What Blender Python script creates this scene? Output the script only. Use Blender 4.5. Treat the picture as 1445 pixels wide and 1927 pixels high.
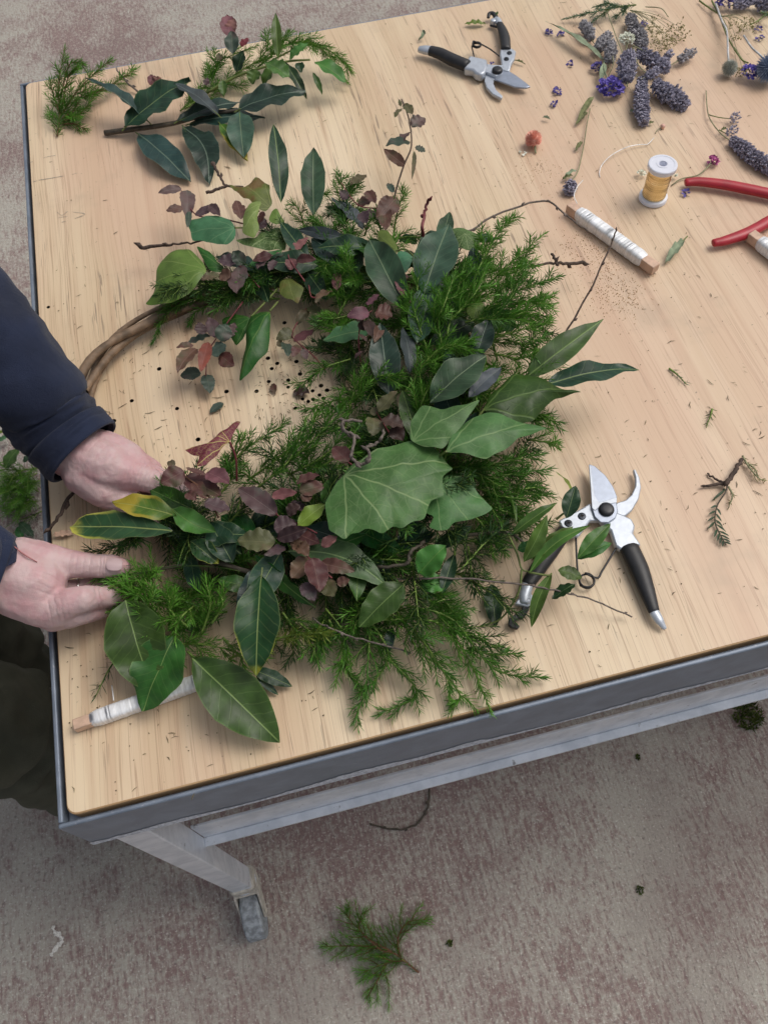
import bpy, bmesh, math, random
import numpy as np
from mathutils import Vector, Matrix, noise

# ------------------------------------------------------------------ clear
for o in list(bpy.data.objects): bpy.data.objects.remove(o, do_unlink=True)
scene = bpy.context.scene
COL = scene.collection
T = 0.90                                   # table-top height (m)

# ------------------------------------------------------------------ camera
YAW, PITCH, ROLL = [math.radians(a) for a in (10.326, 60.682, -4.149)]
FPX = 1570.4; PW, PH = 1445.0, 1927.0
CAM = Vector((0.2907, -0.1964, T + 0.80))
cf = Vector((math.sin(YAW)*math.cos(PITCH), math.cos(YAW)*math.cos(PITCH), -math.sin(PITCH)))
cr0 = Vector((math.cos(YAW), -math.sin(YAW), 0)); cu0 = cr0.cross(cf)
CR = cr0*math.cos(ROLL) + cu0*math.sin(ROLL)
CU = -cr0*math.sin(ROLL) + cu0*math.cos(ROLL)
CF = cf
cam = bpy.data.cameras.new('camera'); camo = bpy.data.objects.new('camera', cam); COL.objects.link(camo)
camo.matrix_world = Matrix(((CR.x, CU.x, -CF.x, CAM.x), (CR.y, CU.y, -CF.y, CAM.y), (CR.z, CU.z, -CF.z, CAM.z), (0, 0, 0, 1)))
cam.sensor_fit = 'HORIZONTAL'; cam.sensor_width = 36.0; cam.lens = FPX/PW*36.0
cam.clip_start = 0.02; cam.clip_end = 500
cam.dof.use_dof = True; cam.dof.focus_distance = 0.86; cam.dof.aperture_fstop = 22
scene.camera = camo

# ------------------------------------------------------------------ world, sun, exposure
SUN_EL, SUN_AZ = math.radians(58), math.radians(78)   # azimuth from +Y towards +X
w = bpy.data.worlds.new('World'); scene.world = w; w.use_nodes = True
nt = w.node_tree; nt.nodes.clear()
sky = nt.nodes.new('ShaderNodeTexSky'); sky.sky_type = 'NISHITA'; sky.sun_disc = False
sky.sun_elevation = SUN_EL; sky.sun_rotation = SUN_AZ; sky.dust_density = 6.0; sky.air_density = 1.2
hs = nt.nodes.new('ShaderNodeHueSaturation'); hs.inputs['Saturation'].default_value = 0.46
bg = nt.nodes.new('ShaderNodeBackground'); bg.inputs['Strength'].default_value = 0.14
ow = nt.nodes.new('ShaderNodeOutputWorld')
nt.links.new(sky.outputs[0], hs.inputs['Color']); nt.links.new(hs.outputs[0], bg.inputs['Color']); nt.links.new(bg.outputs[0], ow.inputs['Surface'])
sl = bpy.data.lights.new('sun', 'SUN'); sl.energy = 1.2; sl.angle = math.radians(34); sl.color = (1.0, 0.96, 0.90)
so = bpy.data.objects.new('sun', sl); COL.objects.link(so)
sd = Vector((math.sin(SUN_AZ)*math.cos(SUN_EL), math.cos(SUN_AZ)*math.cos(SUN_EL), math.sin(SUN_EL)))
so.rotation_euler = sd.to_track_quat('Z', 'Y').to_euler(); so.location = (0, 0, 6)
scene.view_settings.view_transform = 'Standard'; scene.view_settings.look = 'None'
scene.view_settings.exposure = -0.33; scene.view_settings.gamma = 1.0; scene.view_settings.use_curve_mapping = False

# ------------------------------------------------------------------ pixel -> place
CROPS = {'p': (0, 0, 1), 'c1': (0, 0, 2.0643), 'c2': (700, 0, 1.9396), 'c3': (240, 180, 2.5804), 'c4': (560, 350, 2.223),
         'c5': (0, 540, 2.5804), 'c6': (380, 740, 2.125), 'c7': (860, 840, 2.470), 'c8': (100, 1040, 1.505),
         'd1': (0, 1150, 2.58), 'd3': (740, 0, 4.817), 'd4': (1020, 0, 3.4), 'd5': (960, 200, 2.979), 'd6': (0, 780, 4.014),
         'd8': (460, 560, 4.25), 'e1': (1100, 440, 4.188), 'e6': (1080, 840, 3.959), 'e2': (500, 1200, 1.529), 'e8': (0, 780, 6.88)}
def px(c, x, y):
    a, b, s = CROPS[c]; return a + x/s, b + y/s
def ray(x, y): return CR*((x - PW/2)/FPX) - CU*((y - PH/2)/FPX) + CF
def W(c, x, y, h=0.0):
    """point seen at a pixel, h metres above the table top"""
    x, y = px(c, x, y); d = ray(x, y); return CAM + d*((T + h - CAM.z)/d.z)
def G(c, x, y, h=0.0): return W(c, x, y, h - T)
def mpp(p): return (p - CAM).dot(CF)/FPX      # metres per photo pixel at a point
def cs(c): return CROPS[c][2]

# ------------------------------------------------------------------ materials
MATS = {}
class NT:
    def __init__(s, name):
        s.m = bpy.data.materials.new(name); s.m.use_nodes = True; s.t = s.m.node_tree; s.t.nodes.clear()
        s.out = s.n('ShaderNodeOutputMaterial'); s.bs = s.n('ShaderNodeBsdfPrincipled'); s.l(s.bs.outputs[0], s.out.inputs[0])
        MATS[name] = s.m
    def n(s, t, **k):
        o = s.t.nodes.new(t)
        for a, b in k.items(): setattr(o, a, b)
        return o
    def l(s, a, b): s.t.links.new(a, b)
    def val(s, sock, v):
        if hasattr(v, 'is_output'): s.l(v, sock)
        else: sock.default_value = v
    def math(s, op, a, b=0.0, c=None, clamp=False):
        o = s.n('ShaderNodeMath', operation=op, use_clamp=clamp); s.val(o.inputs[0], a); s.val(o.inputs[1], b)
        if c is not None: s.val(o.inputs[2], c)
        return o.outputs[0]
    def mix(s, f, a, b, mode='MIX'):
        o = s.n('ShaderNodeMix', data_type='RGBA', blend_type=mode); s.val(o.inputs[0], f)
        for i, v in ((6, a), (7, b)):
            s.val(o.inputs[i], v if hasattr(v, 'is_output') else (*v[:3], 1.0))
        return o.outputs[2]
    def sm(s, v, a, b):      # smoothstep map a..b -> 0..1
        o = s.n('ShaderNodeMapRange', interpolation_type='SMOOTHSTEP'); s.val(o.inputs[0], v); o.inputs[1].default_value = a; o.inputs[2].default_value = b
        return o.outputs[0]
    def coord(s, kind='Object', scale=(1, 1, 1), rot=(0, 0, 0)):
        tc = s.n('ShaderNodeTexCoord'); mp = s.n('ShaderNodeMapping'); mp.inputs['Scale'].default_value = scale; mp.inputs['Rotation'].default_value = rot
        s.l(tc.outputs[kind], mp.inputs[0]); return mp.outputs[0]
    def world(s, scale=(1, 1, 1), rot=(0, 0, 0)):
        g = s.n('ShaderNodeNewGeometry'); mp = s.n('ShaderNodeMapping'); mp.inputs['Scale'].default_value = scale; mp.inputs['Rotation'].default_value = rot
        s.l(g.outputs['Position'], mp.inputs[0]); return mp.outputs[0]
    def noise(s, vec, sc, det=4, rough=.55, dist=0):
        o = s.n('ShaderNodeTexNoise'); s.l(vec, o.inputs['Vector']); o.inputs['Scale'].default_value = sc; o.inputs['Detail'].default_value = det
        o.inputs['Roughness'].default_value = rough; o.inputs['Distortion'].default_value = dist; return o.outputs[0]
    def bump(s, h, st=.3, d=.001):
        o = s.n('ShaderNodeBump'); o.inputs['Strength'].default_value = st; o.inputs['Distance'].default_value = d; s.l(h, o.inputs['Height']); s.l(o.outputs[0], s.bs.inputs['Normal'])
    def base(s, c): s.val(s.bs.inputs['Base Color'], c if hasattr(c, 'is_output') else (*c[:3], 1))
    def set(s, rough=.5, metal=0, spec=.5, sss=0):
        s.val(s.bs.inputs['Roughness'], rough); s.val(s.bs.inputs['Metallic'], metal); s.bs.inputs['Specular IOR Level'].default_value = spec
        if sss: s.bs.inputs['Subsurface Weight'].default_value = sss; s.bs.inputs['Subsurface Radius'].default_value = (.008, .003, .0015); s.bs.inputs['Subsurface Scale'].default_value = .6

def plain(name, col, rough=.6, metal=0, var=.25, sc=60, spec=.4, bump=0, bsc=400):
    m = NT(name); v = m.coord('Object'); n = m.noise(v, sc, 4)
    d = [c*(1 - var) for c in col]; b = [min(1, c*(1 + var)) for c in col]
    m.base(m.mix(m.sm(n, .3, .7), d, b)); m.set(rough, metal, spec)
    if bump: m.bump(m.noise(v, bsc, 3), bump, .0006)
    return m.m

def leaf_mat(name, col, vein, back, rough=.42, edge=None, edge_in=.78, tip=None, veinamt=.55, spot=None, translu=.14, lat=9.0, spec=.32):
    """pinnate leaf. UV 'leaf': x = side/length, y = along; UV 'rel': x = -1..1 across"""
    m = NT(name)
    u1 = m.n('ShaderNodeUVMap', uv_map='leaf'); s1 = m.n('ShaderNodeSeparateXYZ'); m.l(u1.outputs[0], s1.inputs[0])
    u2 = m.n('ShaderNodeUVMap', uv_map='rel'); s2 = m.n('ShaderNodeSeparateXYZ'); m.l(u2.outputs[0], s2.inputs[0])
    ax = m.math('ABSOLUTE', s1.outputs[0]); ay = s1.outputs[1]; ar = m.math('ABSOLUTE', s2.outputs[0])
    oi = m.n('ShaderNodeObjectInfo')
    vec = m.coord('Object'); n1 = m.noise(vec, 45, 4); n2 = m.noise(vec, 300, 3)
    c = m.mix(m.sm(n1, .3, .75), [k*.62 for k in col], [min(1, k*1.30) for k in col])
    hsv = m.n('ShaderNodeHueSaturation'); m.l(c, hsv.inputs['Color'])
    m.l(m.math('MULTIPLY_ADD', oi.outputs['Random'], .07, .465), hsv.inputs['Hue']); m.l(m.math('MULTIPLY_ADD', oi.outputs['Random'], .5, .75), hsv.inputs['Value'])
    c = hsv.outputs[0]
    if spot: c = m.mix(m.math('MULTIPLY', m.sm(n1, .5, .68), .8), c, spot)
    # lateral veins
    wob = m.math('MULTIPLY', n1, .10)
    ph = m.math('FRACT', m.math('MULTIPLY', m.math('ADD', m.math('SUBTRACT', ay, m.math('MULTIPLY', ax, .8)), wob), lat))
    lv = m.math('SUBTRACT', 1.0, m.sm(m.math('ABSOLUTE', m.math('SUBTRACT', ph, .5)), .0, .09))
    c = m.mix(m.math('MULTIPLY', lv, veinamt*.22), c, vein)
    if edge:
        e = m.sm(m.math('ADD', ar, m.math('MULTIPLY', m.math('SUBTRACT', n1, .5), .5)), edge_in, min(1.0, edge_in + .18))
        if tip: e = m.math('MAXIMUM', m.math('MULTIPLY', e, m.sm(ay, tip - .45, tip)), m.sm(m.math('ADD', ay, m.math('MULTIPLY', m.math('SUBTRACT', n1, .5), .4)), tip, tip + .14))
        c = m.mix(e, c, edge)
    rim = m.sm(ar, .93, 1.0); c = m.mix(m.math('MULTIPLY', rim, .35), c, vein)
    mr = m.math('SUBTRACT', 1.0, m.sm(ax, .002, .0095)); c = m.mix(m.math('MULTIPLY', mr, veinamt*1.35, clamp=True), c, vein)
    g = m.n('ShaderNodeNewGeometry'); bk = m.mix(m.math('MULTIPLY', mr, .5), back, vein)
    c = m.mix(g.outputs['Backfacing'], c, bk)
    m.base(c); m.set(m.math('MULTIPLY_ADD', n2, .2, rough - .1), 0, spec)
    hgt = m.math('SUBTRACT', m.math('MULTIPLY', n2, .25), m.math('ADD', m.math('MULTIPLY', lv, .35), mr)); m.bump(hgt, .35, .0006)
    if translu:
        tr = m.n('ShaderNodeBsdfTranslucent'); m.l(m.mix(.5, c, back), tr.inputs[0]); mx = m.n('ShaderNodeMixShader'); mx.inputs[0].default_value = translu
        m.l(m.bs.outputs[0], mx.inputs[1]); m.l(tr.outputs[0], mx.inputs[2]); m.l(mx.outputs[0], m.out.inputs[0])
    return m.m

def ivy_mat(name, col, vein, back, rough=.45, veinamt=.6, net=.35, angles=(0, .55, -.55, 1.15, -1.15), spot=None, translu=.16, spec=.3):
    """palmate leaf. UV 'leaf': metres/length from the stalk point, x along, y across"""
    m = NT(name); u = m.n('ShaderNodeUVMap', uv_map='leaf'); oi = m.n('ShaderNodeObjectInfo')
    vec = m.coord('Object'); n1 = m.noise(vec, 40, 4); n2 = m.noise(vec, 320, 3)
    c = m.mix(m.sm(n1, .3, .75), [k*.75 for k in col], [min(1, k*1.2) for k in col])
    hsv = m.n('ShaderNodeHueSaturation'); m.l(c, hsv.inputs['Color']); m.l(m.math('MULTIPLY_ADD', oi.outputs['Random'], .05, .475), hsv.inputs['Hue']); m.l(m.math('MULTIPLY_ADD', oi.outputs['Random'], .35, .82), hsv.inputs['Value'])
    c = hsv.outputs[0]
    if spot: c = m.mix(m.math('MULTIPLY', m.sm(n1, .5, .66), .85), c, spot)
    wv = m.n('ShaderNodeVectorMath', operation='ADD'); nz = m.n('ShaderNodeTexNoise'); m.l(u.outputs[0], nz.inputs['Vector']); nz.inputs['Scale'].default_value = 5
    sc = m.n('ShaderNodeVectorMath', operation='SCALE'); m.l(nz.outputs['Color'], sc.inputs[0]); sc.inputs['Scale'].default_value = .05
    m.l(u.outputs[0], wv.inputs[0]); m.l(sc.outputs[0], wv.inputs[1])
    off = m.n('ShaderNodeVectorMath', operation='SUBTRACT'); m.l(wv.outputs[0], off.inputs[0]); off.inputs[1].default_value = (.025, .025, 0)
    tot = None
    for a in angles:
        ro = m.n('ShaderNodeVectorRotate', rotation_type='Z_AXIS'); m.l(off.outputs[0], ro.inputs['Vector']); ro.inputs['Angle'].default_value = a
        sp = m.n('ShaderNodeSeparateXYZ'); m.l(ro.outputs[0], sp.inputs[0])
        wd = m.math('SUBTRACT', 1.0, m.sm(m.math('ABSOLUTE', sp.outputs[1]), .003, .013))
        v = m.math('MULTIPLY', wd, m.sm(sp.outputs[0], -.02, .02))
        # side veins of this main vein
        ph = m.math('FRACT', m.math('MULTIPLY', m.math('SUBTRACT', sp.outputs[0], m.math('MULTIPLY', m.math('ABSOLUTE', sp.outputs[1]), .9)), 6.0))
        sv = m.math('SUBTRACT', 1.0, m.sm(m.math('ABSOLUTE', m.math('SUBTRACT', ph, .5)), 0, .05))
        near = m.math('MULTIPLY', m.math('SUBTRACT', 1.0, m.sm(m.math('ABSOLUTE', sp.outputs[1]), .09, .16)), m.sm(sp.outputs[0], .2, .3))
        v = m.math('MAXIMUM', v, m.math('MULTIPLY', m.math('MULTIPLY', sv, near), .45))
        tot = v if tot is None else m.math('MAXIMUM', tot, v)
    vo = m.n('ShaderNodeTexVoronoi', feature='DISTANCE_TO_EDGE'); m.l(wv.outputs[0], vo.inputs['Vector']); vo.inputs['Scale'].default_value = 13
    ne = m.math('MULTIPLY', m.math('SUBTRACT', 1.0, m.sm(vo.outputs['Distance'], 0, .07)), net)
    tot = m.math('MAXIMUM', tot, ne)
    c = m.mix(m.math('MULTIPLY', tot, veinamt), c, vein)
    g = m.n('ShaderNodeNewGeometry'); c = m.mix(g.outputs['Backfacing'], c, m.mix(m.math('MULTIPLY', tot, .5), back, vein))
    m.base(c); m.set(m.math('MULTIPLY_ADD', n2, .2, rough - .1), 0, spec); m.bump(m.math('SUBTRACT', m.math('MULTIPLY', n2, .3), tot), .3, .0006)
    tr = m.n('ShaderNodeBsdfTranslucent'); m.l(m.mix(.5, c, back), tr.inputs[0]); mx = m.n('ShaderNodeMixShader'); mx.inputs[0].default_value = translu
    m.l(m.bs.outputs[0], mx.inputs[1]); m.l(tr.outputs[0], mx.inputs[2]); m.l(mx.outputs[0], m.out.inputs[0])
    return m.m

def tint_mat(name, lo, hi, rough=.5, spec=.35, translu=.0):
    """colour mixed by the per-vertex 'tint' value: own colour of needles, petals, crumbs"""
    m = NT(name); a = m.n('ShaderNodeAttribute', attribute_name='tint'); c = m.mix(a.outputs['Fac'], lo, hi); m.base(c); m.set(rough, 0, spec)
    if translu:
        tr = m.n('ShaderNodeBsdfTranslucent'); m.l(c, tr.inputs[0]); mx = m.n('ShaderNodeMixShader'); mx.inputs[0].default_value = translu
        m.l(m.bs.outputs[0], mx.inputs[1]); m.l(tr.outputs[0], mx.inputs[2]); m.l(mx.outputs[0], m.out.inputs[0])
    return m.m

def make_materials():
    # --- concrete: worn red-brown wash over grey-green aggregate, brushed
    m = NT('concrete'); v = m.world(); big = m.noise(v, 2.0, 5, .6, .5); mid = m.noise(v, 11, 5, .65, .4)
    br = m.noise(m.world((150, 30, 14), (0, 0, math.radians(-14))), 1.0, 4, .65, .6); fine = m.noise(v, 105, 4, .7); spk = m.noise(v, 230, 2, .5)
    k = m.math('ADD', m.math('ADD', m.math('MULTIPLY', big, .70), m.math('MULTIPLY', mid, .50)), m.math('ADD', m.math('MULTIPLY', br, .80), m.math('MULTIPLY', fine, .55)))
    f = m.sm(k, 1.10, 1.42)
    c = m.mix(f, (.250, .176, .165), (.410, .385, .338))
    c = m.mix(m.math('MULTIPLY', m.sm(fine, .50, .68), .50), c, (.45, .425, .38))
    c = m.mix(m.math('MULTIPLY', m.sm(spk, .60, .69), .60), c, (.68, .66, .61))
    c = m.mix(m.math('MULTIPLY', m.sm(m.noise(v, 130, 3, .7), .56, .68), .52), c, (.105, .09, .085))
    c = m.mix(m.math('MULTIPLY', m.sm(m.noise(v, 1.7, 4, .6), .48, .72), .40), c, (.165, .125, .118))
    m.base(c); m.set(.88, 0, .25); m.bump(m.math('ADD', m.math('MULTIPLY', br, .9), m.math('ADD', m.math('MULTIPLY', fine, 1.3), m.math('MULTIPLY', spk, .5))), .8, .004)
    # --- pine plywood, grain along Y
    m = NT('plywood'); v = m.world(); 
    wp = m.n('ShaderNodeTexNoise'); m.l(m.world((1.5, .7, 1)), wp.inputs['Vector']); wp.inputs['Scale'].default_value = 2.2; wp.inputs['Detail'].default_value = 2
    def stre(sx, sy, sc, det=4, r=.55, d=.3):
        a = m.world((sx, sy, 1)); q = m.n('ShaderNodeVectorMath', operation='ADD'); s_ = m.n('ShaderNodeVectorMath', operation='MULTIPLY'); m.l(wp.outputs['Color'], s_.inputs[0]); s_.inputs[1].default_value = (sx*.05, sy*.02, 0)
        m.l(a, q.inputs[0]); m.l(s_.outputs[0], q.inputs[1]); return m.noise(q.outputs[0], sc, det, r, d)
    band = stre(7, .4, 1.6, 4, .6); gr = stre(40, 1.2, 1.5, 5, .62); fg = stre(190, 4.0, 1.4, 4, .6); dash = stre(150, 7, 1.7, 2, .5)
    c = m.mix(m.sm(band, .32, .68), (.620, .468, .300), (.760, .620, .430))
    c = m.mix(m.math('MULTIPLY', m.sm(gr, .50, .68), .52), c, (.510, .335, .210))
    c = m.mix(m.math('MULTIPLY', m.sm(gr, .46, .30), .22), c, (.75, .62, .46))
    c = m.mix(m.math('MULTIPLY', m.sm(fg, .53, .71), .32), c, (.385, .24, .15))
    ln = stre(95, 1.1, 1.3, 3, .5); c = m.mix(m.math('MULTIPLY', m.math('SUBTRACT', 1.0, m.sm(m.math('ABSOLUTE', m.math('SUBTRACT', ln, .5)), .0, .020)), .50), c, (.30, .17, .10))
    dk = m.math('MULTIPLY', m.sm(dash, .635, .69), m.sm(m.noise(v, 7, 2), .38, .60))
    c = m.mix(m.math('MULTIPLY', dk, .62), c, (.15, .10, .075))
    c = m.mix(m.math('MULTIPLY', m.sm(m.noise(m.world((3, .8, 1)), 1.6, 3), .38, .66), .62), c, (.62, .405, .285))
    # grey scuffs and blotches of wear
    c = m.mix(m.math('MULTIPLY', m.sm(m.noise(v, 5.5, 5, .65), .54, .72), .34), c, (.36, .28, .20))
    sp = m.sm(m.noise(v, 210, 2, .5), .70, .76); c = m.mix(m.math('MULTIPLY', sp, .55), c, (.10, .075, .055))
    # saw marks across, near the far left corner
    m.base(c); m.set(.50, 0, .6); m.bump(m.math('SUBTRACT', m.math('MULTIPLY', fg, .5), m.math('ADD', dk, m.math('MULTIPLY', gr, .3))), .28, .0008)
    m = NT('ply_edge'); v = m.world((2, 2, 600)); c = m.mix(m.sm(m.noise(v, 1, 2), .4, .6), (.42, .25, .12), (.60, .40, .21)); m.base(c); m.set(.7)
    plain('pencil', (.26, .24, .21), .8); plain('hole_dark', (.012, .009, .007), .9)
    # --- steel frame
    m = NT('grey_steel'); v = m.world(); n = m.noise(v, 26, 5, .65, .4); n2 = m.noise(v, 160, 4); st = m.noise(m.world((6, 6, 60)), 3, 4, .6, .5)
    c = m.mix(m.sm(n, .3, .7), (.150, .182, .232), (.225, .265, .330)); c = m.mix(m.math('MULTIPLY', m.sm(st, .55, .7), .4), c, (.20, .22, .245))
    c = m.mix(m.math('MULTIPLY', m.sm(n2, .64, .74), .6), c, (.36, .38, .42)); m.base(c); m.set(m.math('MULTIPLY_ADD', n, .3, .32), .25, .5); m.bump(n2, .2, .0008)
    m = NT('chalky_wear'); v = m.world(); n2 = m.noise(v, 210, 5, .7); m.base(m.mix(m.sm(n2, .35, .65), (.34, .37, .43), (.66, .70, .77))); m.set(.7); m.bump(n2, .6, .001)
    m = NT('galvanised'); v = m.world(); n = m.noise(v, 30, 4, .6, .3); n2 = m.noise(v, 220, 4); c = m.mix(m.sm(n, .3, .7), (.58, .625, .69), (.76, .80, .86))
    c = m.mix(m.math('MULTIPLY', m.sm(m.noise(m.world((1, 1, 1)), 55, 5, .7), .62, .72), .7), c, (.10, .10, .10)); m.base(c); m.set(.45, .35, .5); m.bump(n2, .2, .0006)
    plain('dusty_strap', (.42, .395, .35), .9, sc=90, bump=.5); plain('tyre_grey', (.25, .275, .30), .8, sc=120, var=.35, bump=.4); plain('rust', (.16, .06, .03), .9)
    # --- tools
    plain('tool_steel', (.36, .40, .48), .33, .65, .06, 140, bump=.05); plain('tool_alloy', (.50, .54, .60), .40, .5, .06, 160, bump=.15)
    plain('black_rubber', (.016, .016, .018), .46, 0, .25, 120, .5, .12, 900); plain('black_metal', (.02, .02, .023), .38, .2, .2, 80, .5)
    plain('dark_screw', (.035, .04, .05), .35, .6); plain('red_rubber', (.40, .018, .032), .38, 0, .12, 60, .5, .06)
    plain('white_plastic', (.74, .76, .84), .35, 0, .03, 20, .5); plain('stick_wood', (.60, .41, .30), .6, 0, .15, 90)
    m = NT('silver_wire'); a = m.n('ShaderNodeAttribute', attribute_name='tint'); m.base(m.mix(a.outputs['Fac'], (.55, .54, .52), (.92, .94, .97))); m.set(.40, .15, .5)
    m = NT('gold_wire'); a = m.n('ShaderNodeAttribute', attribute_name='tint'); m.base(m.mix(a.outputs['Fac'], (.62, .44, .18), (1.0, .82, .48))); m.set(.24, .85, .7)
    plain('thread', (.82, .82, .80), .4, .2); plain('pearl', (.74, .45, .36), .25, 0, .05)
    # --- leaves
    bayv = (.22, .30, .12)
    leaf_mat('bay_dark', (.014, .045, .020), bayv, (.085, .145, .055), .36)
    leaf_mat('bay_blue', (.020, .048, .038), (.16, .22, .16), (.075, .105, .085), .33)
    leaf_mat('bay_grey', (.045, .095, .055), (.20, .27, .15), (.10, .15, .08), .42)
    leaf_mat('bay_green', (.036, .108, .020), (.20, .30, .09), (.11, .18, .06), .38)
    leaf_mat('bay_pale', (.065, .150, .058), (.25, .36, .15), (.12, .20, .08), .42)
    leaf_mat('bay_slate', (.060, .075, .082), (.14, .17, .16), (.09, .11, .10), .42)
    leaf_mat('bay_yellow', (.028, .075, .030), (.30, .36, .12), (.10, .15, .05), .38, edge=(.46, .44, .08), edge_in=.80, tip=.86)
    leaf_mat('bay_lime', (.085, .16, .018), (.34, .36, .10), (.12, .17, .05), .4, edge=(.34, .27, .03), edge_in=.62, tip=.55, spot=(.20, .16, .02))
    leaf_mat('bay_tip', (.016, .058, .018), (.28, .36, .12), (.10, .15, .05), .36, edge=(.36, .36, .03), edge_in=.90, tip=.86)
    leaf_mat('privet', (.066, .155, .028), (.20, .30, .08), (.15, .23, .07), .36); leaf_mat('lime', (.15, .26, .035), (.32, .40, .12), (.20, .28, .08), .42)
    pv = (.30, .20, .16)
    leaf_mat('wine_brown', (.125, .058, .044), pv, (.15, .085, .07), .45, spot=(.065, .07, .035), veinamt=.4, lat=6)
    leaf_mat('wine_pink', (.210, .085, .088), (.34, .20, .18), (.20, .11, .10), .5, veinamt=.4, lat=6)
    leaf_mat('wine_purple', (.120, .072, .076), (.24, .19, .18), (.13, .09, .09), .45, spot=(.085, .095, .075), veinamt=.4, lat=6)
    leaf_mat('wine_dark', (.050, .026, .024), (.16, .10, .08), (.09, .05, .045), .45, veinamt=.4, lat=6)
    leaf_mat('wine_green', (.055, .085, .062), (.20, .22, .15), (.10, .12, .08), .45, spot=(.10, .065, .062), veinamt=.4, lat=6)
    leaf_mat('wine_olive', (.105, .105, .045), (.24, .23, .12), (.13, .12, .06), .45, spot=(.12, .07, .05), veinamt=.4, lat=6)
    leaf_mat('wine_red', (.165, .030, .040), (.30, .14, .12), (.18, .06, .06), .45, veinamt=.4, lat=6)
    iv = (.34, .44, .20)
    ivy_mat('ivy_big', (.074, .160, .044), (.27, .37, .16), (.12, .20, .08), .42, .62, .24)
    ivy_mat('ivy_mid', (.076, .175, .052), (.26, .38, .16), (.12, .20, .08), .44, .5, .25)
    ivy_mat('ivy_dark', (.026, .085, .012), (.18, .28, .08), (.09, .15, .05), .38, .45, .2)
    ivy_mat('ivy_olive', (.110, .170, .030), (.26, .33, .10), (.14, .19, .06), .42, .4, .2)
    ivy_mat('ivy_jade', (.055, .170, .075), (.22, .34, .17), (.11, .20, .09), .42, .4, .2)
    ivy_mat('ivy_lime', (.190, .270, .070), (.40, .46, .20), (.20, .27, .10), .5, .5, .5)
    ivy_mat('ivy_bronze', (.110, .145, .028), (.26, .28, .10), (.13, .15, .06), .45, .5, .3, spot=(.15, .075, .03))
    ivy_mat('ivy_net', (.085, .155, .045), (.34, .42, .20), (.14, .20, .08), .5, .8, .6)
    ivy_mat('ivy_red', (.185, .030, .040), (.48, .40, .14), (.20, .07, .06), .5, .95, .35)
    plain('dried_leaf', (.15, .16, .07), .8, 0, .4, 90); plain('dried_sage', (.24, .29, .19), .8, 0, .25, 60); plain('dried_grey', (.20, .20, .17), .8, 0, .3, 90)
    # --- stems and small stuff
    plain('twig_bark', (.085, .060, .048), .8, 0, .4, 250, .3, .5); plain('twig_grey', (.14, .115, .10), .8, 0, .35, 250, .3, .5); plain('bay_stem', (.075, .062, .045), .6, 0, .35, 150)
    plain('willow_bark', (.185, .125, .080), .6, 0, .4, 70, .35, .35, 260); plain('green_stem', (.13, .17, .045), .6); plain('red_stem', (.16, .035, .04), .5); plain('needle_stem', (.15, .23, .045), .6); plain('brown_stem', (.14, .065, .035), .7)
    plain('dry_stem', (.26, .26, .15), .8); plain('pale_stem', (.55, .56, .56), .7)
    tint_mat('needle_green', (.018, .074, .010), (.085, .235, .028), .48, .4, .2); tint_mat('needle_bright', (.034, .125, .012), (.130, .325, .036), .48, .4, .22)
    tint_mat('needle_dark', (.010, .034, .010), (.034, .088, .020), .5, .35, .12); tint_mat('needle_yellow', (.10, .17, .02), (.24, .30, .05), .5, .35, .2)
    tint_mat('needle_blue', (.06, .13, .09), (.17, .27, .17), .6, .3, .1)
    tint_mat('lavender_buds', (.170, .160, .200), (.470, .450, .560), .85, .2); tint_mat('lavender_grey', (.200, .190, .200), (.480, .465, .490), .85, .2)
    tint_mat('statice_petals', (.085, .060, .34), (.26, .21, .62), .7, .2, .15); tint_mat('thistle_grey', (.28, .29, .25), (.62, .64, .57), .8, .2); tint_mat('thistle_blue', (.10, .14, .24), (.42, .52, .68), .8, .2)
    tint_mat('gold_florets', (.17, .15, .05), (.44, .40, .20), .85, .2); tint_mat('white_florets', (.60, .62, .50), (.90, .92, .82), .8, .2, .1)
    tint_mat('orange_bracts', (.76, .32, .24), (.95, .62, .50), .75, .2, .1); tint_mat('violet_petals', (.06, .048, .19), (.18, .15, .42), .7, .2); tint_mat('pink_petals', (.24, .03, .13), (.50, .12, .30), .7)
    tint_mat('clipping_bits', (.045, .042, .024), (.20, .16, .085), .8, .2); tint_mat('sawdust', (.44, .29, .16), (.70, .52, .33), .9, .1); tint_mat('moss_bits', (.025, .045, .012), (.10, .13, .03), .9, .1)
    plain('bleach_stain', (.60, .585, .55), .9, 0, .25, 300)
    # --- person
    m = NT('skin'); v = m.coord('Object'); n = m.noise(v, 38, 4, .6); n2 = m.noise(v, 420, 4, .6); vo = m.n('ShaderNodeTexVoronoi', feature='DISTANCE_TO_EDGE'); m.l(v, vo.inputs['Vector']); vo.inputs['Scale'].default_value = 520
    c = m.mix(m.sm(n, .35, .68), (.54, .395, .390), (.52, .305, .315)); c = m.mix(m.math('MULTIPLY', m.sm(n2, .6, .75), .25), c, (.45, .23, .19)); m.base(c); m.set(.50, 0, .4, .12)
    wr = m.noise(m.coord('Object', (130, 420, 200), (0, 0, .4)), 1, 4, .6, .8)
    m.bump(m.math('ADD', m.math('MULTIPLY', m.sm(vo.outputs['Distance'], 0, .25), .35), m.math('ADD', m.math('MULTIPLY', n2, .5), m.math('MULTIPLY', wr, .7))), .28, .0009)
    plain('nail', (.52, .385, .39), .30, 0, .05, 30); plain('scratch', (.42, .17, .17), .5); plain('silver', (.80, .80, .78), .22, .9, .05)
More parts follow.
